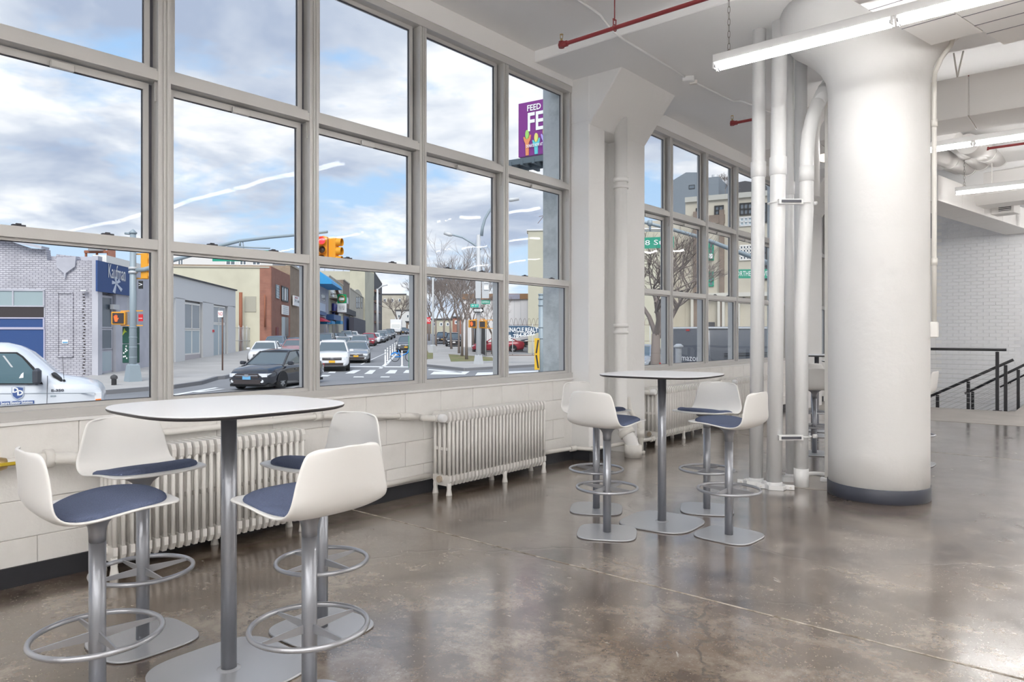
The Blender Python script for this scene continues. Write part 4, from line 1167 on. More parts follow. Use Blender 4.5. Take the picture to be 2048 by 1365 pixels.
f.win((198.5, 592, 224, 656), 1, 1, M_stucco_grey, M_greywin, 'shop_window', .1, .02); f.win((198.5, 658, 224, 700), 1, 1, M_stucco_grey, M_greywin, 'shop_window', .1, .02); f.win((198.5, 702, 224, 746), 1, 1, M_stucco_grey, M_milkwin, 'shop_window', .1, .02)
mb = MB(); mb.box((X(225.5), -.15, 0), (X(248), .3, sz0)); part('wall_pier', mb, M_stucco_grey, f.t)
f.box('utility_box', (228, 609, 239, 619), -.28, -.1, M_polelt)
mb = MB(); mb.box((X(248), -.1, 0), (X(266), .3, sz0)); part('brick_pier', mb, brick_mat('white_brick_side', (.62, .62, .64), (.58, .58, .6), (.3, .3, .32)), f.t)
mb = MB(); mb.box((X(268), -.15, 0), (xg, .3, Z(270, 555))); part('wall_pier', mb, M_stucco_grey, f.t)
for a, b in ((278, 287), (292.5, 293)):
    f.win((a, 612, b, 725), 1, 2, M_stucco_grey, M_greywin, 'window', .08)
mb = MB(); mb.box((xg, -.12, Z(400, 605)), (xe, .3, Z(468, 582))); part('fascia', mb, M_whiteb, f.t)
mb = MB(); mb.box((xg, -.22, Z(468, 582)), (xe + .2, .35, Z(468, 582) + .10)); part('coping', mb, M_darkroof, f.t)
for a, b in ((294, 347), (347, 366), (402, 424), (453, 468)):
    mb = MB(); mb.box((X(a), -.12 if a != 294 else -.05, 0), (X(b), .3, Z(400, 603))); part('wall_pier', mb, M_whiteb, f.t)
f.win((367, 606, 400, 658), 2, 1, M_pipe2, M_greywin, 'window', .12, .05); f.win((367, 660, 400, 710), 2, 1, M_pipe2, M_milkwin, 'window', .12, .05)
f.box('window_apron', (367, 711, 400, 727), -.06, .28, mat('pinkish_stone', (.50, .46, .47), .8))
f.box('dark_recess', (367, 596, 400, 730), .1, .26, M_darklens)
f.box('dark_recess', (425, 606, 452, 718), .1, .26, M_darklens)
f.win((425, 612, 450, 646), 2, 1, M_pipe2, M_greywin, 'transom_window', .12, .05); f.win((425, 648, 450, 716), 2, 1, M_pipe2, M_milkwin, 'glass_door', .14, .05)
f.box('poster', (426, 660, 429, 665), -.16, -.12, M_signred)

# things on the roofs behind
a = GD(194, 62); t = thing('roof_tank', 'pale cylindrical roof tank on a rusty brown frame behind the grey building', 'water tank', (a.x, a.y, Z(194, 520) - 1.0 + a.z * 0 + 3.6))
zb = W(194, 520, 62).z - t.location.z
mb = MB(); mb.lathe([(.66, 0), (.66, .75), (.6, .8)], 20, (0, 0, W(194, 503, 62).z - t.location.z)); part('tank', mb, M_pipe2, t)
mb = MB(); M_rust = mat('rust', (.30, .11, .06), .8)
for sx in (-1, 0, 1): mb.cbox((R.x * sx * .95, R.y * sx * .95, W(194, 512, 62).z - t.location.z - 2), (.14, .14, 4.7), TH)
mb.bar(-R * 1.05 + Vector((0, 0, W(194, 504, 62).z - t.location.z)), R * 1.05 + Vector((0, 0, W(194, 504, 62).z - t.location.z)), .25, .22); part('frame', mb, M_rust, t)
a = GD(223, 62); t = thing('chimney', 'square orange brick chimney beside the roof tank', 'chimney', a)
mb = MB(); mb.cbox((0, 0, 3.9), (.5, .5, W(223, 492, 62).z - a.z - 3.9 + 3.9 - 0), TH); mb = MB(); mb.box((-.24, -.24, 3), (.24, .24, W(223, 492, 62).z - a.z)); part('stack', mb, B_red, t)
mb = MB(); mb.box((-.28, -.28, W(223, 494, 62).z - a.z), (.28, .28, W(223, 491, 62).z - a.z)); part('cap', mb, M_rust, t)

# cream wall, red brick corner
bS = GD(537, 68.6).dot(SL)
f = Fac('cream_building', 'two-storey building with a blank cream side wall and red brick front', GD(537, 68.6) - SL * 16, SL)
X = lambda px, py=600: f.xz(px, py)[0]
Z = lambda px, py: f.xz(px, py)[1]
mb = MB(); mb.box((X(300), 0, -.4), (16, 14, Z(400, 535))); part('side_wall', mb, M_cream, f.t)
mb = MB(); mb.box((X(300), -.1, Z(400, 535)), (16.1, 14.1, Z(400, 532))); part('coping', mb, M_beige2, f.t)
mb = MB(); mb.box((15.98, -.02, -.4), (16.25, 12.6, Z(537, 533))); part('brick_front', mb, B_red, f.t)
mb = MB(); mb.box((15.2, -.05, -.4), (16.2, .3, Z(537, 533))); part('brick_corner', mb, B_red, f.t)
f.box('patched_panel', (489, 593, 512, 624), -.05, .02, mat('grey_patch', (.42, .40, .33), .9))
mb = MB(); x = X(485); mb.cyl((x, -.7, 0), (x, -.7, Z(485, 586)), .16, n=12); part('flue_pipe', mb, M_rust, f.t)
mb = MB(); x = X(531); mb.cyl((x, -.3, Z(531, 655)), (x, -.3, Z(531, 590)), .07, n=8); part('vent_pipe', mb, M_rust, f.t)
f = Fac('brick_building', 'narrow red brick street front with black windows and a white sign', SP(GD(537, 68.6).dot(SH), bS + .3), SH)
mb = MB(); mb.box((0, .02, 0), (12.5, .04, f.xz(560, 535)[1] * 0 + 8)); part('wall', mb, B_red, f.t)
f.win((553, 570, 559, 596), 1, 5, M_greywin, M_milkwin, 'glass_block_window', .05); f.win((564.5, 573, 577, 601), 3, 1, M_signblack, [M_greywin, M_signwhite, M_greywin], 'window', .14)
f.box('sign', (565, 610, 578, 629), -.15, -.05, M_signwhite, 'white sign with faint grey lines')
for k in range(4): f.box('sign_line', (567, 613 + k * 4, 576, 614.3 + k * 4), -.17, -.14, M_polelt)
f.box('door', (565, 634, 577, 673), -.06, .0, M_darklens); f.box('door_leaf', (565, 634, 570, 673), -.09, .0, M_milkwin); f.box('door', (553, 655, 558, 678), -.06, .0, mat('maroon', (.2, .04, .04), .6))
# white upper storey behind
f = Fac('white_upper_building', 'white upper storey with dark windows behind the cream wall', GD(330, 92), SL)
z1 = f.xz(450, 512)[1]; L = f.xz(545, 520)[0]
mb = MB(); mb.box((0, 0, 0), (L, 10, z1)); part('wall', mb, M_whiteb, f.t)
for a, b in ((356, 366), (452, 470), (480, 492), (505, 520)): f.win((a, 519, b, 530), 2, 1, M_signwhite, M_greywin, 'window', .1)
mb = MB(); mb.box((f.xz(515, 520)[0], -.5, z1 - .2), (L + .6, 10, z1 + .5)); part('cornice', mb, M_darkroof, f.t)

# the row of shop fronts down the street
def shop(label, pa, pb, py, ptop_px, m, bb=None, side=None, depth=18, name='shop_building'):
    bb = bS + .3 if bb is None else bb
    r = V + R * ((pa - 1024) / F)
    d = (SL.dot(Vector((0, 0, 0))) + bb) / r.dot(SL)
    a0 = (r * d).dot(SH)
    f = Fac(name, label, SP(a0, bb), SH)
    L = f.xz(pb, 600)[0]; z = f.xz(ptop_px, py)[1]
    mb = MB(); mb.box((0, 0, -.5), (L, depth, z)); part('wall', mb, m, f.t)
    if side:
        mb = MB(); mb.box((-.02, .02, -.4), (.0, depth, z - .05)); part('side_wall', mb, side, f.t)
    mb = MB(); mb.box((-.05, -.12, z), (L, .5, z + .22)); part('coping', mb, M_beige2, f.t)
    return f
f = shop('tan rough brick side of a taller building with a white notice board', 580.5, 631, 537, 590, B_tan, side=B_tan)
f.box('notice_board', (588, 591, 600, 611), -.3, -.15, M_signwhite); f.text('AV', (590, 593, 596, 598), M_signred, -.32); f.text('718', (589.5, 599.5, 598.5, 604.5), M_signblack, -.32)
f = shop('two-storey stucco shop with a big bright blue awning', 632, 657, 548, 640, M_stucco_grey)
x0, x1, z0, z1 = f.rect(637, 577, 655, 543); za, zb_ = f.xz(640, 572)[1], f.xz(640, 545)[1]
L = f.xz(656.5, 560)[0]; xx0 = 0
mb = MB(); mb.prism([(0, za), (-2.2, za), (-2.0, za + .5), (-.2, zb_), (0, zb_)], xx0, L, 'X'); mb.v = [(x, y, z) for x, y, z in mb.v]
aw = part('awning', mb, mat('awning_blue', (.03, .30, .62), .6), f.t)
mb = textmb('WATERBURY', (zb_ - za) * .55, (L / 2, -1.22, (za + zb_) / 2 + .3), (1, 0, 0), (0, 1.8, zb_ - za - .5), width=L * .8); mb.v = [(x, y - .12, z) for x, y, z in mb.v]; part('lettering', mb, M_signwhite, aw)
f.box('sign', (633, 594, 640, 612), -.5, -.3, M_signwhite); f.text('LA', (634, 596, 639, 599), M_signblack, -.52)
f.box('sign', (633, 603, 651, 620), -.3, -.1, mat('pale_blue_sign', (.55, .62, .75), .6)); f.box('sign', (633, 621, 653, 628), -.6, -.1, mat('awning_navy', (.05, .12, .28), .6))
f.win((643, 588, 651, 600), 1, 1, M_polelt, M_greywin)
x0, x1, z0, z1 = f.rect(633, 632, 645, 643); mb = MB(); mb.prism([(0, z0), (-1.3, z0), (0, z1)], x0, x1, 'X'); part('red_awning', mb, mat('awning_red', (.45, .03, .07), .6), f.t)
f.box('door', (636, 632, 649, 668), -.05, .0, M_darklens); f.box('window', (651, 640, 655, 666), -.05, .0, M_greywin)
f = shop('pale shop with fire escape, blue awnings and a green hanging sign', 657.5, 686, 558, 665, M_beige, side=M_beige)
mb = MB(); x0, x1, z0, z1 = f.rect(659, 612, 673, 604); M_rusty = mat('rusty_iron', (.16, .10, .08), .8)
for py0 in (600, 625):
    z = f.xz(664, py0)[1]; mb.box((x0, -1.4, z), (x1, 0, z + .1)); mb.box((x0, -1.4, z + 1), (x1, -1.34, z + 1.06))
    for k in range(9): xx = x0 + (x1 - x0) * k / 8; mb.box((xx, -1.4, z), (xx + .05, -1.34, z + 1.05))
mb.bar((x0, -.7, f.xz(664, 645)[1]), (x1, -.7, f.xz(664, 602)[1]), .5, .08); mb.bar((x1, -.7, f.xz(664, 600)[1]), (x0, -.7, f.xz(664, 568)[1]), .5, .08)
part('fire_escape', mb, M_rusty, f.t)
f.win((661, 575, 669, 592), 1, 2, M_signwhite, M_greywin); f.win((676, 580, 682, 592), 1, 2, M_signwhite, M_greywin)
f.box('blue_sign', (668, 607, 678, 628), -.4, -.1, mat('royal_blue', (.02, .02, .3), .5)); f.box('awning', (668, 629, 682, 640), -1.2, 0, mat('awning_navy', (.05, .12, .28), .6))
for a, b in ((654, 660), (664, 670), (681, 686)): f.box('awning', (a, 642, b, 648), -1, 0, mat('awning_blue', (.03, .30, .62), .6))
for a, b in ((665, 670), (672, 677)): f.box('door', (a, 650, b, 667), -.05, 0, M_darklens)
# hanging sign, facing down the street towards us
t = thing('hanging_sign', 'green and white sign board hanging out over the shop fronts', 'sign', W(684, 607, 112)); c_ = t.location.copy()
sc = 112 / F
mb = MB(); mb.box((-9 * sc, -.1, -18 * sc), (9 * sc, .1, 0)); pp_ = part('white_panel', mb, M_signwhite, t, None, (0, 0, 0), (0, 0, TH))
mb = MB(); mb.box((-9 * sc, -.11, 0), (9 * sc, .11, 18 * sc)); part('green_panel', mb, mat('sign_green', (.0, .28, .10), .5), t, None, (0, 0, 0), (0, 0, TH))
mb = MB(); mb.box((-7 * sc, -.16, 6 * sc), (5 * sc, -.11, 11 * sc)); part('emblem', mb, M_signwhite, t, None, (0, 0, 0), (0, 0, TH))
mb = MB(); mb.ring((0, -.13, 8.5 * sc), 6 * sc, .09, 24, 5, 'Y'); part('emblem_ring', mb, mat('bronze_brown', (.35, .16, .05), .6), t, None, (0, 0, 0), (0, 0, TH))
for k, tx in enumerate(('AUTO PARTS', 'AND REPAIR', '718')): 
    mb = textmb(tx, 2.6 * sc, (0, -.12, (-6 - k * 3) * sc), (1, 0, 0), (0, 0, 1), width=(12 - 2 * (k == 2)) * sc); part('lettering', mb, M_signblack, t, None, (0, 0, 0), (0, 0, TH))
mb = MB(); mb.bar((-9 * sc, 0, 18.5 * sc), (-22 * sc, 0, 18.5 * sc), .1, .1); part('arm', mb, M_rusty, t, None, (0, 0, 0), (0, 0, TH))
f = shop('brown brick shop with parapet and white rooftop', 686.5, 699, 563, 690, B_brown, side=B_brown)
f.win((688, 592, 697, 604), 2, 1, M_signwhite, M_greywin); f.box('shop_band', (687, 614, 712, 626), -.5, 0, M_darkroof); f.box('shopfront', (688, 632, 698, 668), -.05, 0, M_bluewall)
f = shop('beige building with a curved parapet and tall windows', 700, 727, 586, 712, M_beige2, side=M_whiteb)
x0, x1, z0, z1 = f.rect(708, 586, 726, 579); mb = MB(); n_ = 12
mb.prism([(x0, z1 * 0 + f.xz(712, 586)[1])] + [(x0 + (x1 - x0) * k / n_, f.xz(712, 586)[1] + 1.2 * math.sin(PI * k / n_)) for k in range(1, n_)] + [(x1, f.xz(712, 586)[1])], 0, .5, 'Y'); part('curved_parapet', mb, M_beige2, f.t)
for a in (713, 717, 722): f.win((a, 594, a + 2.6, 616), 1, 2, M_darkroof, M_greywin)
f.box('dark_gate', (708, 635, 731, 668), -1.5, -.5, mat('dark_mesh_gate', (.06, .06, .08), .7))
f = shop('long low mauve brick wall with garage doors', 727.5, 752, 597, 740, mat('mauve_brick', (.27, .22, .23), .9, var=(.4, (.22, .18, .19), .4, .7)))
for a, b in ((731, 735), (743, 747)): f.box('door', (a, 631, b, 663), -.05, 0, M_bluewall)
f.box('sign', (738, 634, 740, 643), -.1, 0, M_signwhite)
for k in range(6): f.box('parapet_pier', (728 + k * 4, 593, 729 + k * 4, 600), -.15, .5, M_darkroof)
f = shop('large pale building with a blank wall and dark balconied street front', 748, 764, 547, 750, M_darkroof, side=M_beige, depth=44, name='apartment_building')
mb = MB(); mb.box((-.6, .5, -.4), (0, 44, f.xz(750, 547)[1])); part('blank_wall', mb, M_beige, f.t)
for k in range(4):
    z = f.xz(752, 588)[1] - k * (f.xz(752, 588)[1] - f.xz(752, 660)[1]) / 3.6; mb = MB(); mb.box((1, -1.5, z), (14, 0, z + .8)); part('balcony', mb, M_rusty, f.t)
mb = MB()
for k in range(12):
    y = 4 + k * 3; mb.box((-.3, y, f.xz(750, 547)[1]), (-.22, y + .08, f.xz(750, 547)[1] + 2.2))
mb.box((-.3, 4, f.xz(750, 547)[1] + 2.1), (-.22, 37, f.xz(750, 547)[1] + 2.2)); part('roof_fence', mb, M_rusty, f.t)
# far end of the street
for k, (px0, px1, py, d, m, lab) in enumerate(((762, 812, 590, 330, M_beige2, 'pale building closing the far end of the street'), (790, 850, 622, 300, M_whiteb, 'low white building behind the far street tree'), (700, 730, 540, 190, M_beige, 'cream stair head above the shop roofs'))):
    a = GD(px0, d); f = Fac('far_building', lab, a, R); L = (px1 - px0) / F * d; z = W(px0, py, d).z - a.z
    mb = MB(); mb.box((0, 0, -1), (L, 12, z)); part('wall', mb, m, f.t)
    mb = MB(); mb.box((-.2, -.3, z), (L + .2, .5, z + .5)); part('coping', mb, M_darkroof, f.t)
    if k == 2: continue
    for j in range(3): f.win((px0 + 6 + j * (px1 - px0) / 3.4, py + 8, px0 + 10 + j * (px1 - px0) / 3.4, py + 14), 1, 1, M_signwhite, M_greywin, 'window', .2)

for k, (px0, px1, py, d, m) in enumerate(((812, 862, 645, 230, B_brown), (862, 905, 640, 215, M_beige), (905, 930, 636, 200, B_red))):
    a = GD(px0, d); f = Fac('far_building', ('low brown house far behind the corner trees', 'low pale house far behind the corner trees', 'low red brick house far behind the corner trees')[k], a, R); L = (px1 - px0) / F * d; z = W(px0, py, d).z - a.z
    mb = MB(); mb.box((0, 0, -3), (L, 12, z)); part('wall', mb, m, f.t); mb = MB(); mb.box((-.2, -.3, z), (L + .2, .5, z + .4)); part('coping', mb, M_darkroof, f.t)
    for j in range(3): f.win((px0 + 5 + j * 13, py + 6, px0 + 10 + j * 13, py + 12), 1, 1, M_signwhite, M_greywin, 'window', .2)
# right: buildings beyond the parking lot
a = GD(1100, 60); XT = heading(1130); XT = Vector((XT.y, -XT.x, 0))
f = Fac('beige_tower_building', 'tall blank beige wall with a chimney behind the parking lot', GD(1056, 62), XT)
z = f.xz(1060, 462)[1]
mb = MB(); mb.box((0, 0, -.5), (12, 20, z)); part('wall', mb, M_beige, f.t)
mb = MB(); mb.box((-.1, -.1, z), (12, 20, z + .12)); part('coping', mb, M_whiteb, f.t)
x0, x1, _, z1 = f.rect(1055, 462, 1075, 443); mb = MB(); mb.box((x0, .1, z), (x1, .9, z1)); part('chimney', mb, B_tan, f.t)
mb = MB(); mb.box((x0 - .06, .04, z1 - .15), (x1 + .06, .96, z1)); part('chimney_cap', mb, M_beige2, f.t)
x = f.xz(1089, 450)[0]; mb = MB(); mb.cyl((x, .5, z), (x, .5, z + 1.8), .03, n=6); mb.bar((x - .5, .5, z + 1.3), (x + .4, .5, z + 1.5), .04, .04); mb.bar((x - .6, .5, z + .7), (x + .1, .5, z + 1.6), .04, .04); part('antenna', mb, M_rusty, f.t)
f = Fac('white_warehouse', 'low white warehouse with a brown fascia sign', GD(925, 82), XT)
L = f.xz(1080, 600)[0]; z = f.xz(1000, 599)[1]; z1 = f.xz(1000, 588)[1]
mb = MB(); mb.box((0, 0, -.5), (L, 20, z)); part('wall', mb, mat('warehouse_white', (.72, .70, .71), .8), f.t)
mb = MB(); mb.box((-.1, -.2, z), (L, 20, z1)); part('fascia', mb, mat('fascia_brown', (.30, .17, .09), .8), f.t)
mb = MB(); x0, x1, za, zb_ = f.rect(1005, 599, 1040, 589); mb.box((x0, -.3, za), (x1, -.2, zb_)); part('sign', mb, mat('sign_slate', (.30, .30, .38), .6), f.t)
f.text('FOR LEASE', (1007, 597, 1036, 591), M_signwhite, -.33)
for k in range(12):
    x = L * k / 12; mb = MB(); mb.box((x, -.03, 0), (x + .04, 0, z)); part('wall_joint', mb, M_polelt, f.t)

# bay two: limestone school-like building, grey tower block behind
HB = heading(-1800)
def hx(px, d): return GD(px, d)
Ob = GD(1290, 66); Xb = -HB
f = Fac('limestone_building', 'big pale limestone building with brown brick strips, arched door and dark windows', Ob, Xb)
X = lambda px, py=600: f.xz(px, py)[0]
Z = lambda px, py: f.xz(px, py)[1]
mb = MB(); mb.box((-6, 0, -.5), (X(1371), 14, Z(1371, 437))); part('low_wing', mb, M_beige2, f.t)
mb = MB(); mb.box((X(1371), -.05, -.5), (X(1640), 16, Z(1371, 400))); part('main_block', mb, M_beige2, f.t)
mb = MB(); mb.box((X(1371), -.25, Z(1371, 406)), (X(1640), 16, Z(1371, 396))); part('parapet', mb, mat('parapet_stone', (.44, .43, .39), .8), f.t)
for a, b in ((1388, 1408), (1440, 1449)):
    mb = MB(); mb.box((X(a), -.35, 0), (X(b), .0, Z(1388, 425))); part('brick_strip', mb, B_brown, f.t)
f.win((1393, 418, 1404, 446), 1, 2, M_signblack, M_greywin, 'window', .12, .15); f.win((1430, 413, 1446, 430), 2, 2, M_signblack, M_greywin, 'window', .12, .15)
f.box('brick_band', (1418, 431, 1449, 448), -.3, 0, B_brown)
f.win((1480, 408, 1504, 430), 3, 2, M_signblack, M_greywin, 'window', .12, .15); f.win((1480, 436, 1504, 452), 3, 2, mat('stone_sill', (.6, .6, .6), .7), M_milkwin, 'window', .12, .15); f.win((1480, 492, 1504, 520), 4, 4, M_pipe2, M_greywin, 'window', .12, .15)
f.win((1418, 485, 1426, 520), 1, 3, M_signgreen, M_greywin, 'window', .12, .15); f.win((1418, 545, 1426, 572), 1, 3, M_signgreen, M_greywin, 'window', .12, .15); f.box('air_conditioner', (1418, 508, 1424, 517), -.6, 0, M_signwhite)
f.win((1520, 408, 1560, 445), 3, 2, M_signblack, M_greywin, 'window', .12, .15); f.win((1520, 480, 1560, 560), 3, 3, M_signblack, M_greywin, 'window', .12, .15)
x0, x1, z0, z1 = f.rect(1394, 700, 1430, 645); mb = MB(); r_ = (x1 - x0) / 2
mb.prism([(x0, z0), (x1, z0)] + [(x0 + r_ + r_ * math.cos(a), z1 + r_ * .9 * math.sin(a)) for a in [k * PI / 12 for k in range(13)]], -.12, .0, 'Y'); part('arched_door', mb, M_darkroof, f.t)
for px in (1384, 1437, 1446, 1468, 1476):
    mb = MB(); mb.box((X(px), -.5, 0), (X(px + 5), 0, Z(px, 598))); part('stone_pilaster', mb, mat('stone_light', (.56, .54, .49), .8), f.t)
mb = MB(); mb.box((X(1380), -.7, Z(1400, 596)), (X(1560), 0, Z(1400, 588))); part('entablature', mb, mat('stone_light', (.56, .54, .49), .8), f.t)
f = Fac('grey_block_building', 'plain blue grey block rising behind the limestone building', GD(1340, 110), Xb)
X = lambda px, py=600: f.xz(px, py)[0]
Z = lambda px, py: f.xz(px, py)[1]
M_slate = mat('slate_cladding', (.20, .23, .26), .7)
mb = MB(); mb.prism([(X(1330), 0), (X(1404), 0), (X(1404), Z(1404, 345)), (X(1372), Z(1372, 345)), (X(1347), Z(1347, 360)), (X(1330), Z(1330, 372))], 0, 15, 'Y'); part('tower', mb, M_slate, f.t)
mb = MB(); mb.box((X(1400), .5, 0), (X(1436), 12, Z(1436, 352))); part('annex', mb, M_slate, f.t)
f.win((1378, 371, 1389, 378), 1, 1, M_signblack, M_greywin); mb = MB(); x = X(1422); mb.cyl((x, 3, Z(1422, 352)), (x, 3, Z(1422, 342)), .5, n=12); part('vent', mb, M_polelt, f.t)
mb = MB(); mb.prism([(X(1454), Z(1454, 400)), (X(1530), Z(1530, 400)), (X(1530), Z(1530, 368)), (X(1490), Z(1490, 362)), (X(1470), Z(1470, 366))], 0, 4, 'Y'); part('roof_plant', mb, M_darkroof, f.t)

# ------------------------------------------------------------------ bare trees
def tree(label, px, d, ztop, spread, seed, trunk_r=.16, levels=5, group='bare street trees', base=None, split=.34):
    rr = random.Random(seed); b = GD(px, d) if base is None else base
    t = thing('bare_tree', label, 'tree', b, 0, group)
    Ht = ztop - b.z; rmin = max(.006, d * .00015)
    tk = MB(); br = MB()
    lean = Vector((rr.uniform(-.05, .05), rr.uniform(-.05, .05), 1))
    p1 = lean * (Ht * split)
    tk.tube([(0, 0, -.1), lean * (Ht * split * .5), p1], [trunk_r * 1.15, trunk_r * .9, trunk_r * .75], 8)
    part('trunk', tk, M_bark, t)
    def grow(p, dr, L, r, lv):
        q = p + dr * L * .5 + Vector((rr.uniform(-1, 1), rr.uniform(-1, 1), rr.uniform(-.3, .5))) * L * .07
        e = p + dr * L
        br.tube([p, q, e], [r, r * .8, r * .6], 5 if lv < 3 else 3, caps=False)
        if lv >= levels: return
        for k in range(3 if lv < levels - 1 else 4):
            ax = Vector((rr.uniform(-1, 1), rr.uniform(-1, 1), rr.uniform(-.25, .7)))
            nd_ = (dr * 1.0 + ax * .85 * spread).normalized()
            grow(p + dr * L * rr.uniform(.55, 1) if k else e, nd_, L * rr.uniform(.62, .82), max(rmin, r * .58), lv + 1)
    for k in range(4):
        a = 2 * PI * k / 4 + rr.uniform(-.5, .5)
        grow(p1 * rr.uniform(.85, 1), Vector((math.cos(a) * .55 * spread, math.sin(a) * .55 * spread, 1)).normalized(), Ht * .24, trunk_r * .5, 1)
    part('branches', br, M_bark, t)
tree('bare tree with wide crown on the grass plot, in front of the others', 933, 50, 8.6, 1.0, 11, .10, 5)
tree('bare tree second from the front on the grass plot', 924, 56, 8.4, 1.0, 12, .10, 5)
tree('bare tree behind the parked dark van', 918, 62, 8.4, .95, 13, .10, 5)
tree('bare tree left of the path, far corner', 872, 85, 9, 1.0, 14, .13, 5)
tree('bare tree farther down the path', 888, 95, 9.5, 1.0, 15, .14, 5)
tree('smaller bare tree by the fence right of the light pole', 985, 60, 5.2, 1.1, 18, .10, 5)
tree('bare tree at the right side of the far corner trees', 948, 66, 8.0, 1.1, 31, .13, 5)
tree('bare tree leaning over the parked dark van', 903, 74, 9.0, 1.1, 32, .12, 5)
tree('bare tree filling the gap left of the light pole', 858, 110, 11.5, 1.1, 33, .15, 6)
tree('tall bare tree far behind the corner trees', 915, 120, 12.5, 1.1, 34, .15, 6)
tree('big bare tree at the end of the street above the box truck', 797, 165, 11.5, 1.05, 16, .3, 5, split=.3)
tree('large bare street tree seen through the second window', 1310, 25, 5.1, 1.15, 17, .20, 6, split=.36)
tree('small bare tree on the roof line behind the second window', 1450, 112, W(1450, 345, 112).z, 1.0, 19, .10, 5, base=W(1450, 392, 112), split=.3)

# ------------------------------------------------------------------ poles, signals, signs
def pole(label, px, d, ztop, r0, r1, ped=None, m=M_pole, name='light_pole', cat='pole'):
    b = GD(px, d); t = thing(name, label, cat, b)
    mb = MB(); mb.tube([(0, 0, 0), (0, 0, ztop - b.z)], [r0, r1], 10); part('shaft', mb, m, t)
    if ped:
        w0, h0 = ped; mb = MB(); mb.loft([[(x * k, y * k, z) for x, y in ((-1, -1), (1, -1), (1, 1), (-1, 1))] for k, z in ((w0 * 1.15, 0), (w0 * 1.15, .12), (w0, .12), (w0 * .72, h0), (w0 * .5, h0 + .06))], smooth=False); part('pedestal', mb, m, t)
    return t, b
def sgn(t, b, px0, py0, px1, py1, d, m, body=None, tm=None, name='sign', rot=0.0, th=.02):
    """flat board at its real place; carries lettering"""
    c = W((px0 + px1) / 2, (py0 + py1) / 2, d) - b; w_ = (px1 - px0) / F * d; h_ = (py1 - py0) / F * d
    mb = MB(); mb.box((-w_ / 2, -th / 2, -h_ / 2), (w_ / 2, th / 2, h_ / 2)); s_ = part(name, mb, m, t, None, c, (0, 0, TH + rot))
    if body:
        mb = textmb(body, h_ * .8, (0, -th / 2 - .006, 0), (1, 0, 0), (0, 0, 1), width=w_ * .82); part('lettering', mb, tm or M_signwhite, s_)
    return s_
# traffic pole on the left corner with its mast arm
D = 29.2
t, b = pole('blue grey traffic signal pole on the left corner with a long mast arm', 266, D, W(271, 466, D).z, .16, .115, (.26, .80), name='signal_pole', cat='traffic light')
mb = MB(); mb.lathe([(.14, 0), (.16, .05), (.05, .16), (0, .2)], 10, (0, 0, W(271, 468, D).z - b.z)); part('cap', mb, M_pole, t)
def pt(px, py, d=D): return W(px, py, d) - b
arm = [pt(272, 541), pt(290, 539), pt(320, 530), pt(350, 520), pt(400, 506), pt(440, 492, D - .4), pt(480, 482, D - .6), pt(540, 475, D - .8), pt(595, 470, D - 1), pt(655, 464, D - 1.2)]
mb = MB(); mb.tube(arm, [.09, .09, .085, .08, .075, .07, .065, .06, .055, .05], 10); part('mast_arm', mb, M_pole, t)
mb = MB(); mb.tube([pt(250, 467), pt(271, 469)], .05, 8); mb.tube([pt(480, 483, D - .6), pt(480, 492, D - .6)], .04, 8); mb.tube([pt(455, 493, D - .6), pt(540, 497, D - .6)], .03, 6); mb.tube([pt(485, 482, D - .6), pt(488, 500, D - .6)], .025, 6); part('sign_bracket', mb, M_pole, t)
for py in (537, 545): 
    c = pt(268, py); mb = MB(); mb.cyl((0, 0, c.z - .05), (0, 0, c.z + .05), .17, n=12); part('clamp', mb, M_polelt, t)
for py in (655, 675, 695, 715): 
    c = pt(268, py); mb = MB(); mb.cyl((0, 0, c.z - .02), (0, 0, c.z + .02), .155, n=12); part('strap', mb, M_pole, t)
sgn(t, b, 425, 501, 549, 523, D - .65, M_signgreen, 'Northern Bl', name='street_sign')
# hanging signal head
def signal(label, px, py, d, face, lit=None, n=3, h=1.05, anchor=None, w_=.34):
    c = W(px, py, d); t = thing('traffic_signal', label, 'traffic light', c, face)
    mb = MB(); mb.box((-w_ / 2, -.13, -h / 2), (w_ / 2, .16, h / 2), .02); part('housing', mb, M_sigy, t)
    for k in range(n):
        z = h / 2 - h / n * (k + .5)
        mb = MB(); mb.lathe([(.0, -.05), (.10, -.03), (.135, 0)], 20, cap=False); mb.xf(0, Matrix.Translation((0, -.15, z)) @ Matrix.Rotation(-PI / 2, 4, 'X')); part('lens', mb, M_redlens if lit == k else M_darklens, t)
        mb = MB(); mb.tube([(0, -.13, z), (0, -.34, z)], [.16, .155], 16, caps=False); part('visor', mb, M_sigy if lit != k else M_sigy, t)
    return t, c
fc = TH - .35
t2, c = signal('yellow traffic signal hanging from the arm end, red light on', 647, 501, D - 1.2, TH - .0, 0)
mb = MB(); q = W(657, 466, D - 1.2) - c; mb.tube([q * 0 + Vector((0, 0, .5)), Vector((0, 0, .56))], .05, 8); part('bracket', mb, M_sigy, t2)
signal('second yellow signal head back to back with the red one, turned right', 668, 503, D - 1.1, TH + PI / 2 - .2, None)
t2, c = signal('yellow traffic signal beside the left corner pole', 293, 533, D + .2, TH + PI / 2, None)
mb = MB()
for z in (-.5, .5): mb.bar((-.0, .0, z), Matrix.Rotation(-(TH + PI / 2), 3, 'Z') @ (W(272, 533, D + .2) - c) + Vector((0, 0, z)), .05, .05)
part('bracket', mb, M_sigy, t2)
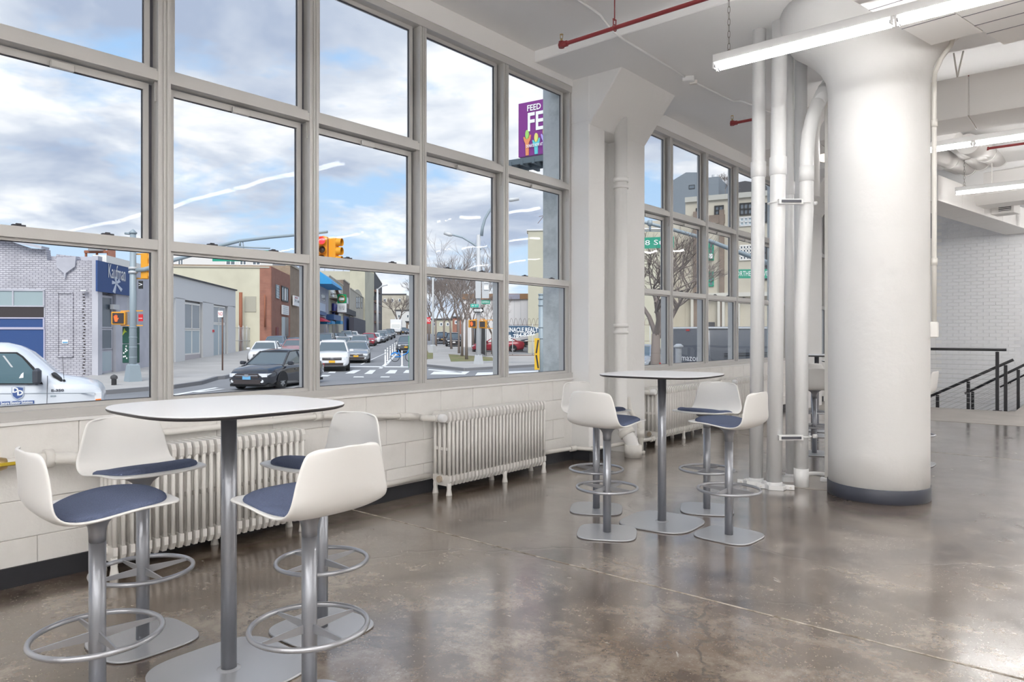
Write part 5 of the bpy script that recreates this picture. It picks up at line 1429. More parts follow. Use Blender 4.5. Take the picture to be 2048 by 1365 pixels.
def ped(label, px, py, d, rot, w_=.46, lit=True):
    c = W(px, py, d); t = thing('pedestrian_signal', label, 'pedestrian signal', c, TH + rot)
    mb = MB(); mb.box((-w_ / 2, -.1, -w_ / 2), (w_ / 2, .2, w_ / 2), .02); part('housing', mb, M_sigy, t)
    mb = MB(); mb.box((-w_ / 2 + .05, -.12, -w_ / 2 + .05), (w_ / 2 - .05, -.09, w_ / 2 - .05)); part('screen', mb, M_darklens, t)
    if lit:
        mb = MB(); x = -.07; mb.prism([(x - .07, -.04), (x - .04, -.14), (x + .04, -.14), (x + .06, -.06), (x + .10, .0), (x + .075, .02), (x + .045, -.02), (x + .05, .11), (x + .028, .115), (x + .02, .03), (x + .01, .14), (x - .012, .14), (x - .015, .03), (x - .035, .13), (x - .055, .125), (x - .05, .03), (x - .075, .09), (x - .09, .08)], -.13, -.118, 'Y'); part('lit_hand', mb, M_hand, t)
    mb = MB(); mb.bar((w_ * .1, .05, w_ / 2 + .03), (w_ * 1.7, .05, w_ / 2 + .05), .04, .04); mb.bar((w_ * .1, .05, -w_ / 2 - .03), (w_ * 1.7, .05, -w_ / 2 - .03), .04, .04); part('bracket', mb, M_sigy, t)
    return t
ped('yellow pedestrian signal with lit orange hand on the left corner pole', 238, 637, D - .15, .2, .52)
bx = GD(262, D + .35); t3 = thing('green_mailbox', 'dark green graffiti-marked box mounted behind the left corner pole', 'box', (bx.x, bx.y, W(262, 727, D).z), TH)
mb = MB(); mb.box((-.30, -.12, 0), (.30, .12, .78), .02); part('lower_box', mb, M_greenbox, t3); mb = MB(); mb.box((-.30, -.12, .80), (.30, .12, 1.5), .02); part('upper_box', mb, M_greenbox, t3)
mb = MB(); rr = random.Random(5)
for k in range(9): x, z = rr.uniform(-.26, -.12), rr.uniform(.1, .7); mb.box((x, -.128, z), (x + .05, -.121, z + .06))
part('stickers', mb, M_signwhite, t3)
mb = MB()
for k in range(4): mb.bar((-.27 + k * .04, -.125, 1.15 + .05 * k), (-.20 + k * .03, -.125, 1.42 - .05 * k), .01, .025)
part('graffiti', mb, mat('graffiti_yellow', (.5, .6, .05), .6), t3)
sgn(t, b, 277, 562, 286, 578, D + .05, M_signblack, '>', name='arrow_sign'); sgn(t, b, 277, 629, 286, 643, D + .05, M_signred, '-', name='red_sign')
# sign post at the garage
t, b = pole('thin brown sign post with a small parking sign before the garage', 445, 37, W(445, 622, 37).z, .04, .04, name='sign_post', cat='sign', m=M_rusty)
sgn(t, b, 436, 622, 446, 635, 36.9, M_signwhite, 'NO', M_signred)
# hydrant
h_ = G(228, 778); h_.z += .12
t = thing('standpipe', 'small dark valve standpipe on the curb behind the van bonnet', 'hydrant', h_)
mb = MB(); mb.lathe([(.09, 0), (.09, .25), (.13, .27), (.12, .36), (.03, .42)], 12); part('body', mb, M_darkroof, t); mb = MB(); mb.cyl((-.17, 0, .3), (.17, 0, .3), .05, n=8); part('outlet', mb, M_darkroof, t)

# light pole on the far corner
D = 43.7
t, b = pole('tall pale light pole with two lamp arms on the far corner', 957, D, W(963, 470, D).z, .16, .12, (.22, .66), m=M_polelt)
def pt(px, py, d=D): return W(px, py, d) - b
mb = MB(); mb.tube([pt(963, 472), pt(965, 455), pt(970, 438), pt(978, 424), pt(986, 413), pt(1000, 403), pt(1016, 400)], [.1, .09, .08, .07, .06, .05, .05], 8); mb.tube([pt(962, 500), pt(945, 487), pt(925, 475), pt(905, 470), pt(896, 467)], [.07, .065, .06, .055, .05], 8); part('lamp_arms', mb, M_pole, t)
for (a, c_) in (((1014, 401), (1038, 398)), ((905, 471), (888, 466))):
    p0, p1 = pt(*a), pt(*c_); mb = MB(); mb.tube([p0, p0 * .7 + p1 * .3, p1], [.06, .13, .10], 8); part('lamp_head', mb, M_polelt, t)
sgn(t, b, 951, 557, 962, 597, D - .25, M_polelt, name='sign_back'); sgn(t, b, 964, 552, 978, 597, D - .3, M_polelt, name='sign_back'); sgn(t, b, 968, 560, 977, 566, D - .35, M_signwhite); sgn(t, b, 968, 571, 977, 580, D - .35, M_signwhite)
sgn(t, b, 941, 608.5, 957, 615, D - .3, mat('sign_teal', (.0, .45, .33), .5), '38 ST', name='street_sign'); sgn(t, b, 963, 601, 980, 608.5, D - .3, M_signgreen, 'NORTHERN BL', name='street_sign')
ow = sgn(t, b, 947, 616.5, 967, 625.5, D - .3, M_signblack, name='one_way_sign')
k_ = D / F; mb = MB(); mb.prism([(-8.5 * k_, -2.4 * k_), (4 * k_, -2.4 * k_), (4 * k_, -4 * k_), (9 * k_, 0), (4 * k_, 4 * k_), (4 * k_, 2.4 * k_), (-8.5 * k_, 2.4 * k_)], -.03, -.02, 'Y'); part('arrow', mb, M_signwhite, ow)
mb = textmb('ONE WAY', 3.6 * k_, (-1.5 * k_, -.045, 0), (1, 0, 0), (0, 0, 1), width=11 * k_); part('lettering', mb, M_signblack, ow)
ped('yellow pedestrian signal with lit hand on the far corner pole', 945, 648, D - .2, .2, .46)
ped('yellow framed dark pedestrian signal on the right of the far corner pole', 966, 649, D - .2, -.3, .44, False)
t, b = pole('tall thin grey street light far down the left side of the street', 755, 185, W(755, 578, 185).z, .35, .25, m=M_polelt)
mb = MB(); mb.tube([W(755, 580, 185) - b, W(765, 572, 185) - b, W(775, 570, 185) - b], .2, 6); part('lamp_arm', mb, M_polelt, t)
t, b = pole('slim grey street light beside the far path', 866, 64, W(866, 540, 64).z, .11, .08, (.26, .8), m=M_polelt)
mb = MB(); mb.tube([W(866, 556, 64) - b, W(858, 552, 64) - b, W(852, 548, 64) - b], .06, 6); part('lamp_arm', mb, M_polelt, t)
t, b = pole('dark post with a red sign at the left edge of the far path', 853, 50, W(853, 640, 50).z, .05, .05, name='sign_post', cat='sign', m=M_rusty)
sgn(t, b, 853, 635, 861, 648, 49.9, M_signred, 'NO', name='red_sign')
# bus-lane green post and the big blue grey post with the striped marker
t, b = pole('green post at the right edge of the third window pane', 819.5, 42, W(819, 672, 42).z, .07, .07, name='green_post', m=mat('bright_green', (.05, .4, .15), .5))
D = 22.0
t, b = pole('thick blue grey post with a dark cap, striped marker on it', 1083, D, W(1083, 589, D).z, .105, .09, name='marker_post')
mb = MB(); mb.cyl((0, 0, W(1083, 591, D).z - b.z), (0, 0, W(1083, 588, D).z - b.z), .10, n=12); part('cap', mb, M_pole, t)
for py in (598, 611, 655, 677): 
    mb = MB(); z = W(1083, py, D).z - b.z; mb.cyl((0, 0, z - .02), (0, 0, z + .02), .106, n=12); part('strap', mb, M_pole, t)
mk = sgn(t, b, 1069, 677, 1079, 740, D - .14, mat('marker_yellow', (.75, .45, .02), .5), name='striped_marker'); k_ = D / F
mb = MB()
mb.prism([(-3 * k_, 2 * k_), (0, 2 * k_), (4 * k_, 28 * k_), (1 * k_, 28 * k_)], -.02, -.012, 'Y'); mb.prism([(-3 * k_, -2 * k_), (0, -2 * k_), (4 * k_, -28 * k_), (1 * k_, -28 * k_)], -.02, -.012, 'Y'); part('stripe', mb, M_signblack, mk)
signal('orange signal housing half hidden behind the thick post', 1093, 634, D + .3, TH + PI / 2, None, h=.85)

# white flexible lane posts
dm = MB(); dm.lathe([(.10, 0), (.10, .04), (.045, .06), (.04, .95), (.0, .97)], 10); db = MB()
for z in (.62, .80): db.lathe([(.043, z), (.043, z + .08)], 10, cap=False)
me_d = mesh('post', dm, M_signwhite); me_db = mesh('band', db, M_polelt)
spots = [(770.5, 730), (775, 723), (780.5, 717), (785, 712), (789.5, 707), (793.5, 702.5), (796.5, 699)]
for k, (px, py) in enumerate(spots):
    p = G(px, py); lab = 'white flexible lane post, %s from the front in the row' % ['first', 'second', 'third', 'fourth', 'fifth', 'sixth', 'last'][k]
    t = thing('lane_post', lab, 'bollard', p, 0, 'white lane posts beside the bike lane'); put('post', me_d, t); put('band', me_db, t)
p = G(804, 733); t = thing('lane_post', 'single white lane post standing beside the blue bicycle', 'bollard', p, 0, 'white lane posts beside the bike lane'); put('post', me_d, t); put('band', me_db, t)
# bicycle
p = G(802, 724); t = thing('bicycle', 'blue share bicycle parked beside the lane posts', 'bicycle', p, TH)
for x, nm in ((-.42, 'wheel'), (.62, 'wheel')):
    mb = MB(); mb.ring((x, 0, .33), .31, .022, 28, 6, 'Y'); wh = part(nm, mb, M_tyre, t)
    mb = MB()
    for k in range(8): a = k * PI / 8; mb.bar((x - .3 * math.cos(a), 0, .33 - .3 * math.sin(a)), (x + .3 * math.cos(a), 0, .33 + .3 * math.sin(a)), .006, .006)
    part('spokes', mb, M_rim, wh)
mb = MB(); mb.tube([(-.42, 0, .33), (-.05, 0, .35), (.45, 0, .62), (.55, 0, .9)], .04, 8); mb.tube([(-.05, 0, .35), (-.2, 0, .85)], .03, 8); mb.tube([(.5, 0, .8), (.62, 0, .33)], .03, 8); mb.prism([(-.75, .40), (-.62, .62), (-.42, .70), (-.15, .60), (-.25, .5), (-.42, .62), (-.6, .5)], -.04, .04, 'Y'); part('frame', mb, mat('bike_blue', (.02, .22, .65), .4), t)
mb = MB(); mb.cbox((-.22, 0, .88), (.26, .14, .06)); part('saddle', mb, M_tyre, t); mb = MB(); mb.bar((.5, -.28, .98), (.5, .28, .98), .03, .03); part('handlebar', mb, M_tyre, t)

# fence with razor wire and the torn banner
A = G(985, 716); B = G(1300, 715)
t = thing('lot_fence', 'wire fence with rolls of razor wire before the parking lot', 'fence', A, math.atan2((B - A).y, (B - A).x))
L = (B - A).length; Lz = (B.z - A.z)
for k in range(9):
    mb = MB(); x = L * k / 8; mb.cyl((x, 0, Lz * k / 8), (x, 0, Lz * k / 8 + 2.7), .035, n=6); part('post', mb, M_polelt, t)
mb = MB()
for z in (.1, 1.3, 2.6): mb.bar((0, 0, z), (L, 0, z + Lz), .03, .03)
mb.box((0, -.1, -.1), (L, .1, .22)); part('rails', mb, M_rusty, t)
mb = MB(); pts = []
n_ = int(L / .35)
for k in range(n_ * 10):
    a = 2 * PI * k / 10; x = L * k / (n_ * 10); pts.append((x, .28 * math.cos(a), 2.85 + Lz * x / L + .28 * math.sin(a)))
mb.tube(pts, .012, 3, caps=False); o = part('razor_wire', mb, M_rusty, t)
D = (A.dot(V) * .6 + B.dot(V) * .4)
D = 44
c = W(1046, 667, D); t = thing('banner', 'torn dark blue banner with white lettering hanging on the fence', 'banner', c, TH - .15)
k_ = D / F; mb = MB(); nb = 16; top = []; bot = []
for i in range(nb + 1):
    x = -46 + 80 * i / nb; top.append((x * k_, .05 * math.sin(i * 1.3), (15 - .02 * i + (0 if i < 12 else -.8 * (i - 11))) * k_)); bot.append((x * k_, .09 * math.sin(i * 1.1 + 1), (-15 + 1.0 * i + (0 if i % 3 else 1.2)) * k_))
for p_, q_ in ((top, bot),):
    vs = []; 
    for i in range(nb + 1): vs += [top[i], bot[i], (top[i][0], top[i][1] + .02, top[i][2]), (bot[i][0], bot[i][1] + .02, bot[i][2])]
    fs = []
    for i in range(nb):
        a = 4 * i; e = a + 4; fs += [(a, a + 1, e + 1, e), (a + 2, e + 2, e + 3, a + 3), (a, e, e + 2, a + 2), (a + 1, a + 3, e + 3, e + 1)]
    mb.add(vs, fs)
part('cloth', mb, mat('banner_navy', (.06, .12, .20), .7), t)
mb = textmb('PINNACLE REALTY', 12 * k_, (-2 * k_, -.14, 6.5 * k_), (1, 0, 0), (0, 0, 1), width=76 * k_, bold=.01); part('lettering', mb, M_signwhite, t)
mb = textmb('718-784-8282', 11 * k_, (-8 * k_, -.14, -5 * k_), (1, 0, .16), (0, 0, 1), width=66 * k_, bold=.01); part('lettering', mb, M_signwhite, t)
mb = textmb('FOR SALE', 4 * k_, (-6 * k_, -.14, 1.0 * k_), (1, 0, 0), (0, 0, 1), width=22 * k_); part('lettering', mb, M_signwhite, t)
# dark mesh screen fence behind the pole
A = G(944, 700); B = G(972, 718)
t = thing('screened_fence', 'fence covered with torn dark mesh behind the corner light pole', 'fence', A, math.atan2((B - A).y, (B - A).x)); L = (B - A).length
mb = MB(); mb.box((0, 0, .05), (L, .04, 2.5)); part('mesh_screen', mb, mat('dark_mesh', (.05, .045, .045), .9), t)
for k in range(5): 
    mb = MB(); mb.cyl((L * k / 4, -.03, 0), (L * k / 4, -.03, 2.9), .035, n=6); part('post', mb, M_polelt, t)
# chain fence beside the cream wall
A = G(470, 708); B = G(537, 704)
t = thing('yard_fence', 'pale chain fence with gate before the cream wall', 'fence', A, math.atan2((B - A).y, (B - A).x)); L = (B - A).length
for k in range(10):
    mb = MB(); mb.cyl((L * k / 9, 0, 0), (L * k / 9, 0, 2.6), .04, n=6); part('post', mb, M_polelt, t)
mb = MB()
for z in (.1, 1.2, 2.4): mb.bar((0, 0, z), (L, 0, z), .05, .05)
for k in range(60): mb.bar((L * k / 60, 0, .1), (L * (k + 1.5) / 60, 0, 2.4), .012, .012)
part('mesh', mb, M_polelt, t)

# billboard
D = 34.0
q0 = W(1037, 315, D); HBb = heading(1024 + 1432 * 1.9)
t = thing('billboard', 'purple billboard with white lettering and raised hands holding vegetables', 'billboard', q0, math.atan2(-HBb.y, -HBb.x) + PI)
fB = Fac.__new__(Fac); fB.O = q0.copy(); fB.t = t
# the board comes nearer towards the right: its vanishing point lies far to the left
HX = -heading(1024 - 2300); fB.X = HX; t.rotation_euler.z = math.atan2(HX.y, HX.x)
X = lambda px, py=250: fB.xz(px, py)[0]
Zc = lambda px, py: fB.xz(px, py)[1]
mb = MB(); Lb = X(1135); z1 = Zc(1037, 208); mb.box((0, 0, 0), (Lb, .3, z1)); part('board', mb, M_purple, t)
def bt(body, pxa, pya, pyb, w_, y):
    zb_, zt_ = Zc(pxa, pyb), Zc(pxa, pya); mb = textmb(body, (zt_ - zb_) * 1.38, (X(pxa), y, (zt_ + zb_) / 2), (1, 0, 0), (0, 0, 1), 'LEFT', (zt_ - zb_) * .03, width=w_); part('lettering', mb, M_signwhite, t)
bt('FEED OUR', 1054, 212, 224, (X(1083) - X(1054)) * 2.05, -.02)
bt('FEED', 1054, 229, 266, (X(1089) - X(1054)) * 2.12, -.02)
bt('DONATE NOW AT CITYHARVEST', 1054, 291, 297, (X(1096) - X(1054)) * 1.38, -.08)
hands = ((1055, 313, 278, (.75, .28, .12), (.35, .65, .15)), (1073, 310, 284, (.12, .55, .60), (.72, .70, .18)), (1090, 305, 272, (.42, .34, .75), (.85, .70, .22)))
for k, (px_, pyb, pyt, hc, vc) in enumerate(hands):
    x = X(px_); s_ = z1 * .085; hm_ = mat('hand_print_%s' % ('orange', 'teal', 'violet')[k], hc, .6); y0 = -.05
    zb0, zz0 = max(.02, Zc(px_, pyb)), Zc(px_, pyt)
    mb = MB(); mb.prism([(x - .35 * s_, zb0), (x + .35 * s_, zb0), (x + .4 * s_, zz0 - s_), (x + .8 * s_, zz0 - .3 * s_), (x + .95 * s_, zz0 + .7 * s_), (x + .7 * s_, zz0 + .8 * s_), (x + .35 * s_, zz0), (x - .35 * s_, zz0), (x - .7 * s_, zz0 + .5 * s_), (x - .95 * s_, zz0 + .4 * s_), (x - .75 * s_, zz0 - .4 * s_), (x - .45 * s_, zz0 - s_)], y0, 0, 'Y'); part('printed_hand', mb, hm_, t)
    mb = MB(); el = [(x + .42 * s_ * math.cos(a), zz0 + .9 * s_ + 1.0 * s_ * math.sin(a)) for a in [j * PI / 8 for j in range(16)]]; mb.prism(el, y0 - .01, 0, 'Y'); part('printed_vegetable', mb, mat('veg_print_%s' % ('green', 'corn', 'pear')[k], vc, .6), t)
# catwalk under it
mb = MB(); z = Zc(1037, 330)
mb.box((-.3, -1.1, z - .12), (Lb + 1, -.2, z - .02))
for k in range(7):
    x = -.2 + k * (Lb + 1) / 6; mb.bar((x, .2, z - .3), (x, -1.4, z - .3), .12, .2)
mb.bar((-.4, -1.3, z - .25), (Lb + 1, -1.3, z - .25), .1, .18); mb.bar((-.4, -.6, z - .35), (Lb + 1, -.6, z - .35), .1, .25)
mb.cyl((-.3, -1.2, z), (-.3, -1.2, z + .6), .025, n=6); part('catwalk', mb, mat('catwalk_steel', (.10, .13, .15), .7), t)
mb = MB(); mb.cyl((Lb * .9, .5, gz(D) - q0.z), (Lb * .9, .5, z1 * .5), .3, n=12); part('mast', mb, M_rusty, t)

# seen through the second window: mast arm with street sign, second sign, bollard
D = 24.0
b = GD(1560, D + 4); t = thing('signal_mast', 'blue grey mast arm with street signs crossing the second window', 'traffic light', b)
def pt(px, py, d): return W(px, py, d) - b
mb = MB(); mb.tube([pt(1285, 444, D), pt(1347, 460, D + .8), pt(1400, 475, D + 1.6), pt(1465, 500, D + 2.6), pt(1560, 535, D + 4)], [.05, .06, .07, .08, .1], 10); part('mast_arm', mb, M_pole, t)
mb = MB(); mb.tube([Vector((0, 0, 0)), pt(1560, 430, D + 4)], [.15, .11], 12); part('pole', mb, M_pole, t)
mb = MB(); mb.tube([pt(1300, 445, D), pt(1300, 463, D)], .035, 6); mb.tube([pt(1270, 462, D), pt(1332, 463, D)], .02, 6); mb.cyl(pt(1300, 441, D), pt(1300, 452, D), .08, n=8); part('sign_bracket', mb, M_pole, t)
s_ = sgn(t, b, 1262, 475, 1347, 497, D, M_signgreen, name='street_sign', rot=-.3)
mb = textmb('38 St', .24, (-.05, -.018, 0), (1, 0, 0), (0, 0, 1), width=.74); part('lettering', mb, M_signwhite, s_)
s_ = sgn(t, b, 1459, 539, 1545, 557, D + 3, M_signgreen, 'NORTHERN BLVD', name='street_sign', rot=-.1)
b = GD(1357, 15); t = thing('bollard', 'white steel bollard with rounded cap seen low in the second window', 'bollard', b)
mb = MB(); mb.lathe([(.065, 0), (.065, W(1357, 700, 15).z - b.z), (.07, W(1357, 697, 15).z - b.z)], 16); part('post', mb, M_polelt, t)
mb = MB(); z = W(1357, 697, 15).z - b.z; mb.lathe([(.06, z), (.10, z + .02), (.10, z + .05), (.05, z + .09), (0, z + .095)], 16); part('cap', mb, M_polelt, t)

# ------------------------------------------------------------------ cars
def lerp(a, b, k): return a + (b - a) * k
WHEEL = {}
def wheel_meshes(r):
    if r not in WHEEL:
        a = MB(); a.lathe([(r * .62, -.11), (r * .96, -.11), (r, -.08), (r, .08), (r * .96, .11), (r * .62, .11)], 20, cap=False); a.xf(0, Matrix.Rotation(PI / 2, 4, 'X'))
        c = MB(); c.lathe([(r * .64, -.085), (r * .64, .085)], 20, cap=False)
        for k in range(8):
            an = k * PI / 4; m0 = c.mark(); c.box((.02, -.03, -.10), (r * .62, .03, .10)); c.xf(m0, Matrix.Rotation(an, 4, 'Z'))
        c.lathe([(.07, -.11), (.07, .11)], 10); c.xf(0, Matrix.Rotation(PI / 2, 4, 'X'))
        WHEEL[r] = (mesh('wheel', a, M_tyre), mesh('rim', c, M_rim))
    return WHEEL[r]
TYPES = {
 'sedan': dict(L=4.75, W=.915, r=.33, wb=(1.42, -1.36),
   body=[(-2.38, .66, .42, .78), (-2.32, .80, .30, .96), (-1.9, .89, .20, 1.06), (-1.0, .915, .17, .99), (0, .92, .17, .965), (1.0, .915, .17, .95), (1.5, .90, .18, .90), (2.0, .86, .19, .80), (2.28, .76, .22, .68), (2.38, .60, .32, .56)],
   gh=[(1.22, .92, .80), (.38, 1.40, .60), (-.95, 1.43, .60), (-1.78, 1.04, .74)]),
 'suv': dict(L=4.6, W=.92, r=.36, wb=(1.38, -1.30),
   body=[(-2.30, .76, .40, .95), (-2.24, .87, .32, 1.10), (-1.7, .92, .24, 1.14), (0, .93, .24, 1.10), (1.0, .92, .24, 1.07), (1.6, .90, .26, 1.02), (2.05, .86, .27, .94), (2.25, .76, .30, .82), (2.32, .64, .38, .66)],
   gh=[(1.12, 1.05, .82), (.35, 1.58, .64), (-1.75, 1.64, .62), (-2.22, 1.12, .80)]),
 'van': dict(L=5.0, W=.97, r=.37, wb=(1.55, -1.35),
   body=[(-2.5, .86, .36, 1.15), (-2.42, .95, .30, 1.22), (0, .98, .26, 1.20), (1.4, .95, .26, 1.16), (2.0, .90, .27, 1.05), (2.4, .80, .30, .90), (2.5, .66, .40, .70)],
   gh=[(1.65, 1.12, .86), (.95, 1.78, .76), (-2.30, 1.84, .76), (-2.46, 1.2, .88)]),
}
def car(name, kind, label, pos, head, paint, plate=M_plate, group=None, simple=False, back=False):
    T = TYPES[kind]; t = thing(name, label, 'car', pos, math.atan2(head.y, head.x), group)
    rings = []
    for x, w_, zb, zt in T['body']:
        rings.append([(x, -w_ * .86, zb), (x, -w_, lerp(zb, zt, .25)), (x, -w_, lerp(zb, zt, .72)), (x, -w_ * .93, lerp(zb, zt, .9)), (x, -w_ * .80, zt), (x, -w_ * .3, zt + .025), (x, w_ * .3, zt + .025), (x, w_ * .80, zt), (x, w_ * .93, lerp(zb, zt, .9)), (x, w_, lerp(zb, zt, .72)), (x, w_, lerp(zb, zt, .25)), (x, w_ * .86, zb)])
    mb = MB(); mb.loft(rings); bd = part('body', mb, paint, t)
    g = T['gh']; mb = MB()
    ring = lambda x, z, w_, ztop: [(x, -w_, z), (x, w_, z)]
    (xa, za, wa), (xb, zb_, wb_), (xc, zc, wc), (xd, zd, wd_) = g
    zl = min(za, zd) - .08
    vs = [(xa, -wa, za - .06), (xa, wa, za - .06), (xb, -wb_, zb_), (xb, wb_, zb_), (xc, -wc, zc), (xc, wc, zc), (xd, -wd_, zd - .06), (xd, wd_, zd - .06)]
    mb.add(vs, [(0, 1, 3, 2), (4, 5, 7, 6), (0, 2, 4, 6), (1, 7, 5, 3), (0, 6, 7, 1), (2, 3, 5, 4)]); part('windows', mb, M_cglass, t)
    mb = MB()
    n_ = 4
    rr_ = []
    for i in range(n_ + 1):
        k = i / n_; x = lerp(xb + .04, xc - .04, k); w_ = lerp(wb_, wc, k) + .015; z = lerp(zb_, zc, k) + .05 * math.sin(PI * k)
        rr_.append([(x, -w_, z - .03), (x, -w_ * .9, z + .02), (x, 0, z + .045), (x, w_ * .9, z + .02), (x, w_, z - .03)])
    mb.loft(rr_); part('roof', mb, paint, t)
    mb = MB()
    for s_ in (-1, 1):
        mb.bar((xa, s_ * wa, za - .05), (xb, s_ * wb_, zb_), .06, .06); mb.bar((xd, s_ * wd_, zd - .05), (xc, s_ * wc, zc), .09, .07)
        xm = (xa * .35 + xd * .65) * .6; kx = .55; mb.bar((lerp(xa, xd, .52), s_ * lerp(wa, wd_, .5) * 1.0, za - .03), (lerp(xb, xc, .48), s_ * wb_, zb_), .06, .08)
    part('pillars', mb, paint, t)
    me_w, me_r = wheel_meshes(T['r'])
    for x in T['wb']:
        for s_ in (-1, 1):
            q = put('wheel', me_w, t, (x, s_ * (T['W'] - .10), T['r'])); put('rim', me_r, q)
            mb = MB(); mb.prism([(T['r'] * 1.13 * math.cos(a), T['r'] * 1.13 * math.sin(a)) for a in [k * PI / 10 for k in range(11)]], -.01, .01, 'Y'); part('wheel_arch', mb, M_tyre, t, None, (x, s_ * (T['W'] + .004), T['r']))
    B_ = T['body']; xf, wf, zbf, ztf = B_[-1]; x2, w2, zb2, zt2 = B_[-2]
    mb = MB(); mb.box((xf - .12, -wf * .78, zt2 - .20), (xf + .02, wf * .78, zt2 - .06)); part('grille', mb, M_darklens, t)
    mb = MB(); mb.box((xf - .1, -wf * .74, zt2 - .13), (xf + .035, wf * .74, zt2 - .10)); mb.box((xf, -.08, zt2 - .16), (xf + .045, .08, zt2 - .07)); part('chrome_bar', mb, M_chrome, t)
    mb = MB(); mb.box((xf - .12, -wf * .9, zbf - .06), (xf + .015, wf * .9, zbf + .09)); part('lower_intake', mb, M_darklens, t)
    for s_ in (-1, 1):
        mb = MB(); mb.prism([(xf - .02, s_ * wf * .74), (xf - .0, s_ * wf * 1.0), (x2 + .02, s_ * w2 * .985), (x2 - .28, s_ * (w2 + .085)), (x2 - .2, s_ * w2 * .85), (xf - .2, s_ * wf * .74)], zt2 - .17, zt2 - .04); part('headlight', mb, M_lamp, t)
        if not simple:
            mb = MB(); mb.cyl((xf - .15, s_ * wf * .98, zbf + .04), (xf + .0, s_ * wf * .98, zbf + .04), .06, n=10); part('fog_lamp', mb, M_lamp, t)
        mb = MB(); mb.cbox((xa - .25, s_ * (wa + .20), za + .06), (.16, .22, .14), 0, .03); part('mirror', mb, paint, t)
        xr, wr, zbr, ztr = B_[0]; mb = MB(); mb.box((xr - .02, s_ * wr * .65, ztr - .1), (xr + .2, s_ * (wr + .12), ztr + .06)); part('tail_light', mb, M_tail, t)
    mb = MB(); mb.box((xf, -.16, zbf + .10), (xf + .04, .16, zbf + .22)); part('number_plate', mb, plate, t)
    mb = MB(); mb.box((B_[0][0] - .03, -.16, .55), (B_[0][0], .16, .68)); part('number_plate', mb, plate, t)
    mb = MB(); mb.box((-T['L'] / 2 + .1, -T['W'] * .85, T['body'][3][2] - .02), (T['L'] / 2 - .15, T['W'] * .85, T['body'][3][2] + .08)); part('underbody', mb, M_tyre, t)
    if not simple:
        mb = MB()
        for s_ in (-1, 1):
            for x in (.35, -.55): mb.box((x, s_ * (T['W'] + .002), .72), (x + .16, s_ * (T['W'] + .022), .75))
        part('door_handle', mb, paint, t)
    return t
P_black = mat('paint_black', (.022, .024, .032), .12, spec=.8, coat=.6); P_white = mat('paint_white', (.74, .74, .76), .2, coat=.5); P_silver = mat('paint_silver', (.42, .43, .44), .25, .6, coat=.4)
P_red = mat('paint_red', (.35, .03, .05), .2, coat=.5); P_blue = mat('paint_steel_blue', (.20, .26, .33), .25, .5, coat=.4); P_grey = mat('paint_grey', (.16, .17, .19), .25, .4, coat=.4); P_pink = mat('paint_rose', (.42, .22, .22), .25, .3, coat=.4)
toV = -SH
def carat(px, py, fwd=0.0, vp=830, back=True):       # ground point under the middle of the car front
    p = G(px, py); h = -heading(vp); return p - h * 2.2, h
# the hero cars
hh = (-heading(1290)); p = G(505, 781); car('sedan_car', 'sedan', 'black sedan with blue number plate turning at the crossing', p - hh * 2.0 + Vector((0, 0, 0)), hh, P_black, M_plateb)
p, h = carat(664, 744, vp=700); car('suv_car', 'suv', 'white compact suv with orange plate waiting behind the crosswalk', p, h, P_white)
p, h = carat(712, 727, vp=745); car('sedan_car', 'sedan', 'silver sedan right behind the white suv', p, h, P_silver)
p, h = carat(522, 728, vp=760); car('sedan_car', 'sedan', 'white sedan hidden behind the black sedan', p, h, P_white)
p, h = carat(582, 716, vp=780); car('sedan_car', 'sedan', 'rose red sedan behind the turning black sedan', p, h, P_pink)
p, h = carat(543, 710, vp=800); car('suv_car', 'suv', 'steel blue car parked before the red brick corner', p, h, P_blue, group='parked and queuing cars')
p, h = carat(584, 707, vp=800); car('sedan_car', 'sedan', 'blue grey car parked beside the steel blue one', p, h, P_blue, group='parked and queuing cars')
p, h = carat(645, 703, vp=800); car('van_car', 'van', 'dark van with blue windows behind the white suv', p, h, P_grey, group='parked and queuing cars')
far = [(670, 701, 'sedan', P_white, 'white sedan low behind the white suv roof'), (683, 702, 'sedan', P_silver, 'silver car in the queue behind the silver sedan'), (700, 700, 'sedan', P_white, 'white car behind the silver sedan roof'),
       (716, 703, 'suv', P_silver, 'pale silver suv in the queue'), (735, 693, 'suv', P_red, 'red car in the middle of the queue'), (747, 688, 'sedan', P_white, 'white car right behind the red one'), (757, 686, 'sedan', P_grey, 'dark grey car behind the white one in the queue'),
       (763, 683, 'suv', P_silver, 'silver suv farther up the queue'), (772, 680, 'suv', P_grey, 'grey suv just before the box truck'), (779, 677, 'suv', P_black, 'dark suv beside the box truck'),
       (660, 690, 'sedan', P_blue, 'blue grey car parked along the shops, nearest'), (676, 687, 'sedan', P_grey, 'dark car parked along the shops'), (690, 684, 'suv', P_silver, 'light suv parked along the shops'), (703, 682, 'sedan', P_white, 'white car parked along the shops, farthest')]
for px, py, k, m, lab in far:
    p, h = carat(px, py, vp=830); car({'sedan': 'sedan_car', 'suv': 'suv_car', 'van': 'van_car'}[k], k, lab, p, h, m, group='parked and queuing cars', simple=True)
for px, d, m, k, lab in ((806, 170, P_grey, 'suv', 'grey car right of the box truck, nearer one'), (812, 190, P_black, 'sedan', 'dark car right of the box truck, farther one'), (816, 210, P_red, 'sedan', 'red car at the very end of the street')):
    h = -heading(830); car('parked_car', k, lab, GD(px, d), h, m, group='parked and queuing cars', simple=True)
p, h = carat(812, 706, vp=880); car('suv_car', 'suv', 'dark silver car parked behind the blue bicycle', p, h, P_grey)
p, h = carat(908, 697, vp=870); p.z += .15; car('suv_car', 'suv', 'black suv parked on the path under the bare trees', p, h, P_black, M_signwhite)
